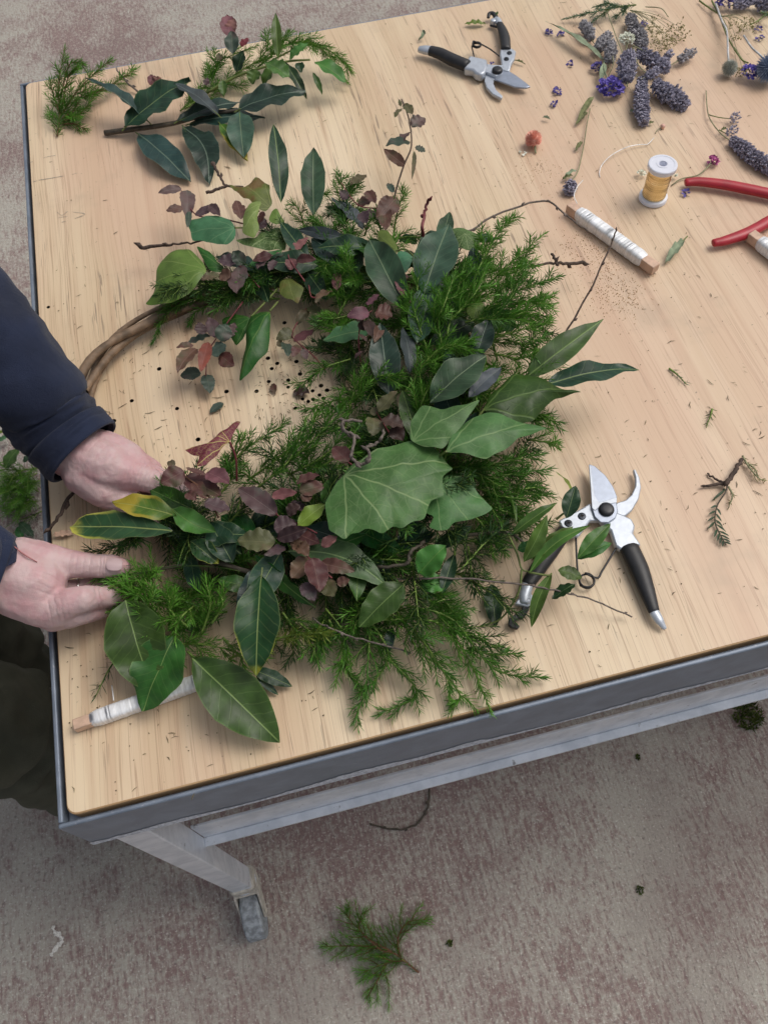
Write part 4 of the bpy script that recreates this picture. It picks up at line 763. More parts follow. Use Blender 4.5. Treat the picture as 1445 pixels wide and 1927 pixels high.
# ------------------------------------------------------------------ loose cut branches on the table, upper left
def branch_bay():
    t_ = thing('bay_branch', 'cut bay branch of large dark leaves lying near the far left table corner', 'branch', tuple(W('c1', 660, 480)))
    s_ = MB().tube(cat([W('c1', x, y, h) for x, y, h in ((408,515,.005), (520,500,.012), (660,480,.016), (800,445,.020), (930,425,.024))], 6), [.0042, .0034, .0022], 8).build('stem', 'bay_stem', t_, bevel=None)
    for m_, b, t, wd, hb, ht, k in (('bay_blue',(578,472),(332,303),80,.02,.055,dict(fold=.35,roll=.5)), ('bay_dark',(485,495),(742,312),165,.02,.045,dict(fold=.1)), ('bay_slate',(848,444),(676,322),82,.03,.05,dict(roll=.3)), ('bay_blue',(925,426),(1188,352),130,.03,.03,dict(prof='ovate',fold=.12)),
            ('bay_blue',(690,470),(935,395),90,.02,.022,{}), ('bay_blue',(735,480),(1030,458),95,.014,.010,{}), ('bay_blue',(535,518),(742,708),120,.014,.005,dict(fold=.15)), ('bay_blue',(712,492),(812,712),118,.018,.005,dict(curve=-.12,fold=.2,wave=.09)), ('bay_grey',(930,430),(948,612),110,.03,.012,dict(fold=.2,wave=.05)), ('bay_lime',(855,480),(962,622),66,.02,.008,dict(wave=.1))):
        pl('leaf', t_, m_, 'c1', b, t, wd, hb, ht, stalk=.006, **k)
branch_bay()
def loose_sprig(name, label, cate, paths, c, group=None, stem='needle_stem', base=None, ground=False, **k):
    f = G if ground else W; t_ = thing(name, label, cate, tuple(f(c, *paths[0][0])), group)
    for P_ in paths: LC[0] += 1; sprig('stem', t_, [f(c, *p) for p in P_], seed=LC[0], stem=stem, **k)
    return t_
loose_sprig('needle_sprig', 'green needle-leaved sprig with brown cut stem at the far left table corner', 'sprig', [((222,528,.003),(232,450,.010),(228,330,.035),(252,182,.062)), ((236,440,.010),(265,300,.035),(300,260,.045)), ((236,450,.010),(310,340,.028),(432,225,.035)), ((290,390,.015),(400,345,.016),(535,262,.012)), ((240,470,.006),(300,450,.012),(370,370,.020)), ((245,480,.005),(290,480,.008),(335,505,.004)), ((232,440,.012),(205,360,.030),(195,310,.040)), ((232,400,.015),(270,250,.045),(330,250,.04)), ((240,460,.008),(290,420,.014),(330,340,.025))], 'c1', mat='needle_bright', stem='brown_stem', nl=.0135, blen=.030, dens=1500)
loose_sprig('needle_sprig', 'spreading needle sprig under glossy leafy twig on the far table edge', 'sprig', [((700,430,.006),(790,340,.012),(850,240,.025),(1000,175,.035)), ((830,350,.010),(940,270,.02),(1060,200,.04),(1120,120,.055)), ((1000,260,.015),(1120,170,.035),(1240,180,.045),(1350,320,.012)), ((1060,230,.02),(1200,170,.04),(1310,215,.03),(1370,280,.016)), ((820,330,.010),(840,260,.02),(830,195,.030)), ((820,370,.008),(870,330,.012),(960,330,.012)), ((720,420,.006),(780,380,.010),(800,400,.008)), ((1000,240,.02),(1040,180,.035),(1030,120,.045))], 'c1', mat='needle_bright', nl=.0135, blen=.032, dens=1500)
def leafy():
    t_ = thing('leafy_twig', 'glossy green leafy twig lying on a needle sprig by the far table edge', 'twig', tuple(W('c1', 830, 340)))
    MB().tube(cat([W('c1', x, y, h) for x, y, h in ((800,360,.012), (930,290,.03), (1100,240,.045), (1205,230,.045))], 6), [.0022, .0014], 6).build('stem', 'green_stem', t_, bevel=None)
    for m_, b, t, wd, hb, ht in (('privet',(1082,230),(1070,48),44,.05,.085), ('privet',(1125,230),(1200,165),50,.05,.06), ('privet',(1125,300),(1028,240),78,.045,.055), ('privet',(1222,238),(1346,318),76,.045,.03), ('bay_dark',(1105,240),(1192,385),44,.045,.02), ('privet',(1000,270),(978,325),64,.04,.03), ('bay_dark',(920,280),(948,195),58,.03,.05), ('privet',(865,310),(870,375),36,.025,.015), ('privet',(1060,262),(1022,332),52,.04,.025), ('bay_green',(1215,280),(1252,365),26,.04,.02), ('bay_dark',(1160,240),(1170,280),40,.045,.04), ('wine_green',(905,210),(900,120),60,.04,.055)):
        pl('leaf', t_, m_, 'c1', b, t, wd, hb, ht, fold=.3, wave=.08)
    for m_, b, t, wd, hb, ht in (('wine_pink',(895,140),(880,55),66,.05,.06), ('wine_pink',(890,130),(912,70),50,.05,.062), ('wine_red',(938,180),(965,145),34,.045,.05), ('wine_purple',(800,330),(806,300),26,.02,.025), ('wine_olive',(855,235),(850,205),30,.03,.035)):
        pl('leaf', t_, m_, 'c1', b, t, wd, hb, ht, prof='ovate', serr=.08)
leafy()
o = tag(twig('bare_twig', None, [W('c1', 450, 262, .012), W('c1', 500, 325, .010), W('c1', 548, 362, .004)], [.0012, .0018], 'twig_grey', seed=3), 'short grey bare twig between needle sprig and bay branch', 'twig')
w_ = thing('withered_leaf', 'crumpled pinkish withered leaves beside the large dark bay leaf', 'leaf', tuple(W('c1', 600, 335)))
for b, t, wd in (((600,335),(585,288),44), ((600,335),(628,300),50), ((598,338),(575,320),36)): pl('leaf', w_, 'wine_pink', 'c1', b, t, wd, .006, .016, prof='ovate', serr=.08, fold=.5)
#SPLIT
# ------------------------------------------------------------------ secateurs
def cw(c, x, y, h=0.0): return W(c, x, y, h)
def outline_part(name, parent, mat, c, pts, h0, h1, bev=.0012):
    hm = (h0+h1)/2; return MB().prism([cw(c, x, y, hm) for x, y in pts], T+h0, T+h1).build(name, mat, parent, bevel=bev)
def grip(name, parent, mat, c, pts, rad, h, flat=None, n=14, ends=True):
    P_ = cat([cw(c, x, y, hh) for (x, y), hh in zip(pts, h)], 6); m_ = mpp(P_[0])/cs(c); R_ = [r*m_ for r in rad]
    N = len(P_); rr = [lerpl(R_, i/(N-1)) for i in range(N)]
    if ends:                                                       # rounded ends
        a = P_[0] - (P_[1]-P_[0]).normalized()*rr[0]*.22; b = P_[-1] + (P_[-1]-P_[-2]).normalized()*rr[-1]*.22
        P_ = [a] + P_ + [b]; rr = [rr[0]*.80] + rr + [rr[-1]*.80]
    fl = flat if flat else .72
    return MB().tube(P_, rr, n, flat=fl, up=Vector((0, 0, 1))).build(name, mat, parent, bevel=None)
def disc(name, parent, mat, c, ctr, r, h0, h1, dome=.0, n=28, slots=False):
    p = cw(c, *ctr, (h0+h1)/2); p.z = T+h0; R_ = r/cs(c)*mpp(p); H = h1-h0; o = MB().lathe(p, Vector((0, 0, 1)), [(R_, 0), (R_, H*.7), (R_*.93, H), (R_*.75, H+dome*.7), (R_*.4, H+dome)], n).build(name, mat, parent)
    if slots:
        q = MB(); z = T+h1+dome
        q.box((p.x-R_*.5, p.y-R_*.12, z-.0002), (p.x+R_*.5, p.y+R_*.12, z+.0003)); q.box((p.x-R_*.12, p.y-R_*.5, z-.0003), (p.x+R_*.12, p.y+R_*.5, z+.0002)); q.build('cross_slot', 'hole_dark', o, smooth=False)
    return o
def wire_path(c, pts, ctr, r, h, a0, turns, pts2, sgn=1):
    P_ = [cw(c, *p) for p in pts]; q = cw(c, *ctr, h); R_ = r/cs(c)*mpp(q); n = int(turns*20)
    P_ += [q + Vector((R_*math.cos(a0 + sgn*2*math.pi*k/20), R_*math.sin(a0 + sgn*2*math.pi*k/20), .0022*(k/20 - turns/2))) for k in range(n+1)]
    return P_ + [cw(c, *p) for p in pts2]
A = thing('secateurs', 'open black-handled secateurs lying half under the leafy green twig of the wreath', 'secateurs', tuple(cw('c7', 694, 293)))
outline_part('counter_blade', A, 'tool_alloy', 'c7', [(815,112),(828,112),(846,150),(853,195),(842,248),(812,300),(780,328),(735,335),(715,300),(742,266),(780,255),(808,230),(826,190),(826,150)], .004, .0095, .0012)
outline_part('metal_body', A, 'tool_alloy', 'c7', [(765,325),(808,345),(824,378),(815,412),(852,466),(757,488),(732,470),(710,400),(655,350),(700,300)], .0035, .0125, .002)
outline_part('cutting_blade', A, 'tool_steel', 'c7', [(612,84),(640,94),(690,138),(725,190),(743,235),(741,270),(747,305),(735,335),(702,358),(665,356),(638,330),(625,290),(621,200),(615,130)], .0125, .0155, .0009)
outline_part('ground_edge', A, 'tool_alloy', 'c7', [(612,84),(622,92),(630,160),(640,230),(660,262),(700,250),(735,238),(743,238),(742,262),(700,270),(660,285),(640,300),(626,288),(621,200)], .0150, .0162, .0005)
outline_part('handle_plate', A, 'tool_alloy', 'c7', [(468,352),(580,292),(618,268),(640,330),(690,352),(616,352),(562,426),(530,424),(488,392)], .005, .0125, .0018)
grip('grip', A, 'black_rubber', 'c7', [(800,472),(845,570),(882,672),(915,768)], [46,46,38,26], [.0095]*4); grip('end_cap', A, 'tool_alloy', 'c7', [(916,772),(940,810),(966,848)], [26,22,10], [.0095,.0085,.006])
grip('grip', A, 'black_rubber', 'c7', [(500,395),(430,490),(365,585),(328,640)], [36,40,36,30], [.0095]*4); grip('end_cap', A, 'tool_alloy', 'c7', [(330,636),(315,690),(316,728)], [28,28,26], [.009]*3)
outline_part('hinge_tab', A, 'tool_alloy', 'c7', [(300,690),(330,680),(354,700),(352,735),(325,752),(290,742),(266,738)], .004, .010, .0012)
disc('hinge_bolt', A, 'tool_alloy', 'c7', (326,718), 15, .0105, .0125, .0005)
outline_part('latch', A, 'black_metal', 'c7', [(342,738),(330,770),(308,800),(285,806),(266,815),(262,824),(280,832),(292,838),(280,852),(252,848),(236,832),(240,805),(270,782),(298,765),(306,740)], .004, .009, .0010)
disc('pivot_bolt', A, 'black_metal', 'c7', (694,293), 36, .0145, .0185, .0014)
for q in ((580,325), (517,358)): disc('screw', A, 'dark_screw', 'c7', q, 19, .0115, .0135, .0003, slots=True)
MB().tube(cat(wire_path('c7', [(552,425,.008), (555,500,.008), (560,580,.007)], (603,625), 34, .0075, math.radians(190), 1.72, [(652,612,.008), (672,582,.008), (692,550,.008), (715,512,.0085), (738,474,.009)], 1), 4), .0011, 8).build('spring', 'black_metal', A, bevel=None)
Bq = thing('secateurs', 'open secateurs lying free on bare wood beside the lavender heads', 'secateurs', tuple(cw('d3', 942, 628)))
outline_part('counter_blade', Bq, 'tool_alloy', 'd3', [(838,668),(925,700),(905,760),(930,820),(992,880),(978,897),(900,860),(845,800),(824,740)], .003, .008, .001)
outline_part('cutting_blade', Bq, 'tool_steel', 'd3', [(915,720),(960,660),(1000,640),(1055,650),(1120,690),(1200,750),(1242,786),(1200,798),(1100,790),(1000,752)], .0075, .0105, .0009)
outline_part('metal_body', Bq, 'tool_alloy', 'd3', [(690,530),(850,568),(848,640),(830,690),(790,708),(742,690),(718,660),(640,650),(655,590)], .003, .016, .003)
outline_part('pivot_plate', Bq, 'tool_alloy', 'd3', [(848,588),(900,598),(1000,600),(985,680),(925,702),(832,662)], .006, .0125, .0015); outline_part('handle_plate', Bq, 'tool_alloy', 'd3', [(968,455),(1060,442),(1112,475),(1096,545),(1068,592),(1052,660),(985,650),(975,560),(963,510)], .005, .012, .002)
disc('pivot_bolt', Bq, 'black_metal', 'd3', (942,632), 48, .0125, .0165, .0014)
for q in ((1052,475), (1025,530)): disc('screw', Bq, 'dark_screw', 'd3', q, 23, .0115, .0135, .0003, slots=True)
grip('grip', Bq, 'black_rubber', 'd3', [(1020,445),(1010,345),(990,275),(962,212)], [46,50,44,34], [.011]*4); grip('end_cap', Bq, 'tool_alloy', 'd3', [(962,210),(945,178),(925,165)], [32,32,26], [.011]*3)
disc('hinge_bolt', Bq, 'tool_alloy', 'd3', (905,195), 27, .006, .013, .001); grip('latch', Bq, 'black_metal', 'd3', [(930,150),(905,118),(872,118),(860,155)], [24,22,18,14], [.010,.011,.011,.009]); grip('latch_link', Bq, 'black_metal', 'd3', [(880,225),(940,240)], [13,13], [.006,.006])
grip('grip', Bq, 'black_rubber', 'd3', [(668,592),(530,535),(425,482),(335,455)], [60,62,58,50], [.0125]*4, flat=.8); grip('end_cap', Bq, 'tool_alloy', 'd3', [(337,455),(285,447),(238,442)], [50,46,34], [.0125,.0120,.011])
MB().tube(cat(wire_path('d3', [(735,525,.012), (712,420,.014)], (755,402), 38, .016, math.radians(180), 2.2, [(860,430,.015), (962,505,.011)], -1), 4), .0011, 8).build('spring', 'black_metal', Bq, bevel=None)

# ------------------------------------------------------------------ wire on sticks
def wire_stick(label, a, b, s, w0, w1, tail, group=None):
    """a, b: ends (world, on axis); s: half stick; w0, w1: wound span 0..1"""
    t_ = thing('wire_stick', label, 'wire stick', tuple(a - Vector((0, 0, a.z - T))), group); d = (b-a).normalized(); L = (b-a).length; u = d.cross(Vector((0, 0, 1))).normalized(); v = u.cross(d)
    vs = [];
    for p in (a, b):
        for x, y in ((-s, -s), (s, -s), (s, s), (-s, s)): vs.append(p + u*x + v*y)
    MB().add(vs, [(0,3,2,1),(4,5,6,7),(0,1,5,4),(1,2,6,5),(2,3,7,6),(3,0,4,7)]).build('stick', 'stick_wood', t_, bevel=.0009)
    r = random.Random(int(L*1e5)); mb = MB(); n = int((w1-w0)*L/.0010); sec = 20; vs = []; fs = []; tn = []
    for i in range(n+1):
        t = i/n; p = a + d*(L*(w0+(w1-w0)*t)); e = min(1, min(t, 1-t)*14); gz = noise.noise(Vector((i*.55, L*100, 3))); R_ = s*(1.12 + .34*e**.6) + gz*.00035 + r.uniform(-.00015, .00015); sk = r.uniform(-.0009, .0009)
        for k in range(sec):
            an = 2*math.pi*k/sec; c_, s_ = math.cos(an), math.sin(an); q = (abs(c_)**5 + abs(s_)**5)**-.2*(.93)
            vs.append(p + u*(R_*q*c_) + v*(R_*q*s_) + d*(sk*math.sin(an))); tn.append(min(1, max(0, (.72 + gz*.5) + r.uniform(-.22, .2))))
    for i in range(n):
        for k in range(sec): fs.append((i*sec+k, i*sec+(k+1) % sec, (i+1)*sec+(k+1) % sec, (i+1)*sec+k))
    fs.append(tuple(range(sec-1, -1, -1))); fs.append(tuple(n*sec+k for k in range(sec))); mb.add(vs, fs, tn); wd = mb.build('wire_winding', 'silver_wire', t_, bevel=None)
    if tail: MB().tube(cat(tail, 6), .0006, 6).build('wire_end', 'thread', wd, bevel=None)
hs_ = .0100
wire_stick('stick wound with silver wire lying beside the gold wire spool', W('d5', 330, 560, hs_), W('d5', 815, 912, hs_), .0064, .11, .87, [W('d5', 375, 545, .016), W('d5', 358, 500, .016), W('d5', 375, 450, .014), W('d5', 408, 412, .008)])
wire_stick('stick wound with silver wire beside the red pliers handle', W('d5', 1345, 722, hs_), W('d5', 1830, 1075, hs_), .0064, .11, .87, None)
wire_stick('stick wound with silver wire under the big leaves at the table corner', W('d1', 362, 560, .0085), W('d1', 1130, 285, .0085), .0054, .105, .90, [W('d1', 552, 436, .012), W('d1', 548, 400, .014), W('d1', 543, 362, .010)])
# ------------------------------------------------------------------ gold wire spool, pliers
def spool():
    b = W('d5', 797, 518, 0); tgt = Vector(px('d5', 848, 316)); best = None
    for i in range(30, 90):
        h = i/1000; p = W('d5', 848, 316, h); e = (Vector((p.x, p.y)) - Vector((b.x, b.y))).length
        if best is None or e < best[0]: best = (e, h, p)
    h = best[1]; ax = (best[2] - b).normalized() if best[0] < .012 else Vector((0, 0, 1)); ax = Vector((0, 0, 1)); H = h; R_ = 78/2.979*mpp(b)
    t_ = thing('wire_spool', 'small white plastic spool of gold wire standing on end', 'spool', tuple(b))
    MB().lathe(b + Vector((0, 0, .0003)), ax, [(R_*.94, 0), (R_, .001), (R_, H*.10), (R_*.97, H*.115), (R_*.72, H*.13)], 40).build('bottom_flange', 'white_plastic', t_)
    z1 = H*.86; MB().lathe(b + ax*z1, ax, [(R_*.60, 0), (R_*.97, H*.015), (R_, H*.03), (R_, H*.125), (R_*.95, H*.14), (R_*.80, H*.14), (R_*.78, H*.133), (R_*.45, H*.133), (R_*.43, H*.142), (R_*.29, H*.142), (R_*.28, H*.13), (R_*.27, H*.02), (0.0, H*.02)], 40).build('top_flange', 'white_plastic', t_)
    n = 60; r = random.Random(4); pr = []; tn = []
    for i in range(n+1): pr.append((R_*(.80 + .015*math.sin(i*.22)) + (.0004 if i % 2 else 0) + r.uniform(-.0002, .0002), H*.128 + (z1 - H*.126)*i/n)); tn.append(min(1, max(0, (.85 if i % 2 else .35) + r.uniform(-.3, .3))))
    wd = MB().lathe(b, ax, pr, 40, tints=tn).build('wire_winding', 'gold_wire', t_, bevel=None)
spool()
def pliers():
    t_ = thing('pliers', 'pliers with red rubber handles splayed open', 'pliers', tuple(W('d5', 1674, 531, 0)))
    grip('handle', t_, 'red_rubber', 'd5', [(985,425),(1060,421),(1200,437),(1330,462),(1450,487),(1580,512)], [24,29,32,33,33,30], [.009,.0095,.010,.010,.010,.010], flat=.75, n=18)
    grip('handle', t_, 'red_rubber', 'd5', [(1140,765),(1210,750),(1320,712),(1400,672),(1450,642),(1580,572)], [24,30,34,34,33,30], [.009,.0095,.010,.010,.010,.010], flat=.75, n=18)
    outline_part('jaw', t_, 'tool_steel', 'd5', [(1560,500),(1640,490),(1720,470),(1850,440),(1860,455),(1740,530),(1660,570),(1590,560)], .004, .010); outline_part('jaw', t_, 'tool_steel', 'd5', [(1560,590),(1600,560),(1680,515),(1760,500),(1862,462),(1868,482),(1760,560),(1690,590),(1600,610)], .0102, .015)
    disc('pivot', t_, 'tool_steel', 'd5', (1674,535), 30, .0148, .017, .001)
pliers()

# ------------------------------------------------------------------ dried flowers
def spike(mb, axis, R_, r, n, sz=.0032, t0=0.):
    N = len(axis)-1; L = sum((axis[i+1]-axis[i]).length for i in range(N))
    for k in range(n):
        t = r.random()*.98; f = t*N; i = min(int(f), N-1); p = axis[i].lerp(axis[i+1], f-i); d = (axis[i+1]-axis[i]).normalized(); u, v = frame(d); a = r.uniform(0, 2*math.pi)
        prof = (math.sin(math.pi*(.12+.80*t))**.7)*(.82 + .30*math.sin(t*L/.0075*6.283) *.6 + .28*noise.noise(Vector((t*6, a*1.2, R_*900)))); rad = u*math.cos(a) + v*math.sin(a); q = p + rad*(R_*prof*r.uniform(.5, 1.05)); dr = (d*.7 + rad*.8).normalized(); s2, s3 = frame(dr); l = sz*r.uniform(.7, 1.4); w_ = l*.34; tn = min(1, max(0, r.gauss(.45, .28)))
        mb.add([q, q + dr*l*.5 + s2*w_, q + dr*l*.5 - s2*w_, q + dr*l*.5 + s3*w_, q + dr*l*.5 - s3*w_, q + dr*l], [(0,1,3),(0,3,2),(0,2,4),(0,4,1),(5,3,1),(5,2,3),(5,4,2),(5,1,4)], tn)
def lavender(label, c, pts, rpx, stem=None, mat='lavender_buds', n=None, sz=.0033, group=None):
    LC[0] += 1; r = random.Random(LC[0]); P_ = cat([W(c, *p) for p in pts], 6); R_ = .82*rpx/cs(c)*mpp(P_[0]); L = (P_[-1]-P_[0]).length
    t_ = thing('lavender_flower', label, 'lavender', tuple(W(c, pts[0][0], pts[0][1], 0)), group); S_ = ([W(c, *p) for p in stem] + [P_[0]]) if stem else [P_[0] - (P_[1]-P_[0]).normalized()*.008, P_[0]]
    MB().tube(cat(S_, 5) + P_[1:], [.0008, .0009, .0006], 5).build('stem', 'dry_stem', t_, bevel=None)
    mb = MB(); mb.tube(P_, [R_*.30, R_*.50, R_*.48, R_*.4, R_*.12], 8, tint=.10); spike(mb, P_, R_, r, int((n or int(60 + L*R_*9.0e5))*1.7), sz*1.35); mb.build('buds', mat, t_, smooth=False, bevel=None, kind='stuff')
    return t_
lavender('drooping grey lavender head pointing down from the flower heap', 'd4', [(640,500,.014), (635,600,.014), (640,700,.012), (650,785,.008)], 50, [(600,480,.02)])
lavender('plump violet lavender head lying to the right of the drooping one', 'd4', [(720,525,.014), (790,590,.014), (860,630,.010), (925,680,.007)], 66, [(690,480,.02)])
lavender('broad short grey lavender head above the purple statice', 'd4', [(545,520,.016), (545,450,.022), (545,380,.026), (560,350,.026)], 66, None, 'lavender_buds'); lavender('grey lavender head beside the long pale dried leaf', 'd4', [(320,250,.010), (290,190,.014), (258,150,.014)], 40, None, 'lavender_grey')
lavender('long lavender head curving up behind the white flowers', 'd4', [(560,100,.012), (590,180,.018), (630,250,.020), (640,300,.020)], 50, [(520,60,.010)], 'lavender_grey'); lavender('lavender head lying crosswise right of heap centre', 'd4', [(610,330,.018), (680,370,.020), (740,410,.018), (810,440,.012)], 56)
lavender('dark crumbly lavender head left of the heap centre', 'd4', [(360,320,.010), (380,270,.014), (430,220,.014)], 38, None, 'lavender_grey'); lavender('small grey lavender head under the white flowers', 'd4', [(430,400,.012), (440,330,.018), (440,270,.018)], 40, None, 'lavender_grey')
lavender('small lone lavender tip sticking out to the right of the heap', 'd4', [(870,385,.010), (920,355,.012), (975,325,.012)], 30, [(760,465,.010), (830,410,.010)], 'lavender_grey', 90); lavender('tiny upright violet lavender bud beside the golden sprig', 'd4', [(790,395,.010), (805,360,.014), (825,330,.014)], 20, [(780,440,.010)], n=50)
lavender('violet lavender tip between drooping and plump heads', 'd4', [(660,490,.022), (700,470,.024), (735,445,.024)], 30, n=80)
# purple statice
def cluster(name, label, cate, c, ctr, h, rpx, n, mat, sz, group=None, flat=.55, stem=None, smat='dry_stem', part='petals', dome=True):
    LC[0] += 1; r = random.Random(LC[0]); p = W(c, *ctr, h); R_ = rpx/cs(c)*mpp(p); t_ = thing(name, label, cate, (p.x, p.y, T), group); mb = MB()
    if stem: MB().tube(cat([W(c, *q) for q in stem] + [p], 5), [.0009, .0011], 5).build('stem', smat, t_, bevel=None)
    for k in range(n):
        a, z = r.uniform(0, 6.283), r.uniform(-.35, 1); q = math.sqrt(max(0, 1-z*z)); d = Vector((q*math.cos(a), q*math.sin(a), z*flat)); o_ = p + d*R_*r.uniform(.55, 1); dr = (d + Vector((r.gauss(0, .5), r.gauss(0, .5), r.gauss(.1, .4)))).normalized(); u, v = frame(dr); l = sz*r.uniform(.6, 1.3); tn = min(1, max(0, r.gauss(.5, .28)))
        o_.z = max(o_.z, T+.001)
        mb.add([o_, o_ + dr*l*.5 + u*l*.5, o_ + dr*l + u*l*.25 + v*l*.12, o_ + dr*l - u*l*.25 - v*l*.1, o_ + dr*l*.5 - u*l*.5], [(0,1,2,3,4)], tn)
    mb.build(part, mat, t_, smooth=False, bevel=None, kind='stuff'); return t_
st_ = cluster('statice_flower', 'bright purple ruffled statice flower at the foot of the heap', 'flower', 'd4', (440,560), .010, 74, 300, 'statice_petals', .0050, flat=.6, stem=[(395,380,.012), (400,450,.014)], smat='dried_sage'); cluster('statice_flower', 'small deep blue statice cluster at the end of the long pale dried leaf', 'flower', 'd4', (355,425), .007, 28, 60, 'violet_petals', .0045, flat=.6)
cluster('statice_flower', 'purple statice wedged between the two globe thistles', 'flower', 'd4', (1330,455), .012, 46, 140, 'statice_petals', .0046, stem=[(1230,300,.008)]); cluster('statice_flower', 'dark violet statice cluster at the far end of the thistle stems', 'flower', 'd4', (1170,5), .010, 45, 90, 'violet_petals', .005)
cluster('white_flower', 'small cluster of creamy white dried flowers on the lavender heap', 'flower', 'd4', (545,245), .032, 45, 150, 'white_florets', .0036, stem=[(530,350,.02), (540,300,.028)])
cluster('white_flower', 'tiny pale flower tuft left of the gold wire spool', 'flower', 'd5', (735,372), .006, 17, 40, 'white_florets', .003); cluster('white_flower', 'tiny pale flower tuft right of the gold wire spool', 'flower', 'd5', (918,378), .006, 13, 30, 'white_florets', .003)
def airy(label, c, root, spots, n, rpx, seed, mat='gold_florets'):
    r = random.Random(seed); t_ = thing('sea_lavender_sprig', label, 'dried flower', tuple(W(c, root[0], root[1], 0))); st = MB(); fl = MB(); b = W(c, *root); tops = []
    for s_ in spots:
        e = W(c, *s_); st.tube(cat([b, b.lerp(e, .5) + Vector((0, 0, .006)), e], 4), [.0005, .0003], 4)
        for k in range(n):
            q = e + Vector((r.gauss(0, 1), r.gauss(0, 1), 0))*rpx/cs(c)*mpp(e)*.5 + Vector((0, 0, r.uniform(-.006, .008))); q.z = max(q.z, T+.002)
            if k % 3 == 0: st.tube([e, q], [.00022, .00018], 3)
            for w_ in range(3):
                z = q + Vector((r.gauss(0, .001), r.gauss(0, .001), r.gauss(0, .001))); fl.ball(z, r.uniform(.0006, .0012), 5, 3, tint=r.random())
    st.build('stems', 'dry_stem', t_, bevel=None, kind='stuff'); fl.build('florets', mat, t_, smooth=False, bevel=None, kind='stuff')
airy('airy golden-green dried sprig of tiny florets right of the lavender heap', 'd4', (560,60,.008), [(720,150,.012), (760,200,.016), (800,250,.014), (740,280,.012), (820,190,.016), (880,170,.012), (900,215,.010), (770,310,.008), (700,200,.012), (840,260,.010)], 16, 46, 3)
airy('airy golden-green dried sprig along the thistle stems', 'd4', (1150,100,.01), [(1210,150,.014), (1260,180,.014), (1300,150,.012), (1240,240,.012), (1290,470,.012), (1255,450,.012), (1350,180,.01), (1330,130,.012)], 11, 36, 4)
def blue_sprig():
    loose_sprig('blue_green_sprig', 'feathery blue-green conifer sprig lying across the far end of the lavender heap', 'sprig', [((600,28,.012),(460,45,.016),(300,80,.014),(135,118,.006)), ((480,40,.016),(420,20,.018),(330,40,.014)), ((440,50,.016),(380,90,.012),(330,130,.006)), ((560,32,.014),(500,80,.012),(470,110,.006))], 'd4', mat='needle_blue', stem='green_stem', nl=.0080, blen=.018, dens=1700, spread=.65)
blue_sprig()
pb = pl('dried_leaf', None, 'dried_sage', 'd4', (405,395), (22,132), 66, .010, .012, prof='lance', fold=.45, bend=.03, roll=.3); tag(pb, 'long pale sage-green dried leaf stretched out left of the lavender', 'leaf')
pb = pl('dried_leaf', None, 'dried_sage', 'd4', (400,400), (372,530), 46, .012, .008, fold=.4); tag(pb, 'short pale green dried leaf above the purple statice', 'leaf')
def stems_heap():
    for i, (P_, lb) in enumerate((((('d4', 395, 0, .006), ('d4', 430, 110, .018), ('d4', 480, 250, .028), ('d4', 525, 360, .030)), 'thin green dried stem running down through the lavender heap centre'),
                   ((('d4', 660, 40, .004), ('d4', 760, 50, .006), ('d4', 808, 105, .004)), 'thin curved dried stem beside the golden florets'), ((('d4', 580, 290, .028), ('d4', 610, 400, .028), ('d4', 665, 465, .026)), 'bent pale stem in front of the white flowers'), ((('d4', 580, 288, .03), ('d4', 680, 335, .026), ('d4', 780, 390, .018)), 'straight pale stem pointing from the white flowers to the lone lavender tip'), ((('d4', 450, 350, .02), ('d4', 455, 410, .02), ('d4', 425, 478, .014)), 'short pale stem above the statice flower'))):
        tag(MB().tube(cat([W(*q) for q in P_], 6), [.0009, .0007], 5).build('dried_stalk', 'dry_stem', None, bevel=None), lb, 'stem')
stems_heap()
def thistle(label, c, ctr, rpx, mat, stem):
    LC[0] += 1; r = random.Random(LC[0]); p0 = W(c, *ctr, .015); R_ = rpx/cs(c)*mpp(p0); p = W(c, *ctr, R_*.98); t_ = thing('globe_thistle', label, 'thistle', (p.x, p.y, T)); mb = MB(); mb.ball(p, R_*.55, 14, 9, tint=.25)
    for k in range(300):
        z = 1 - 2*(k+.5)/300; a = k*2.39996; q = math.sqrt(1-z*z); d = Vector((q*math.cos(a), q*math.sin(a), z)); u, v = frame(d); l = R_*r.uniform(.88, 1.03); w_ = R_*.06; tn = min(1, max(0, r.gauss(.5, .25)))
        mb.add([p + d*R_*.55 + u*w_, p + d*R_*.55 - u*w_*.5 + v*w_*.9, p + d*R_*.55 - u*w_*.5 - v*w_*.9, p + d*l], [(0,1,3),(1,2,3),(2,0,3)], [tn*.5]*3 + [min(1, tn+.35)])
    mb.build('globe', mat, t_, smooth=False, bevel=None, kind='stuff'); S_ = cat([W(c, *q) for q in stem] + [p], 5); MB().tube(S_, [.0016, .0014], 6).build('stem', 'pale_stem', t_, bevel=None)
thistle('small grey spiky globe thistle on a pale stem', 'd4', (1200,432), 58, 'thistle_grey', [(1110,20,.012), (1150,130,.016), (1182,200,.02), (1190,350,.022)]); thistle('large steel-blue globe thistle', 'd4', (1455,430), 98, 'thistle_blue', [(1290,225,.016), (1340,300,.020), (1400,355,.024)])
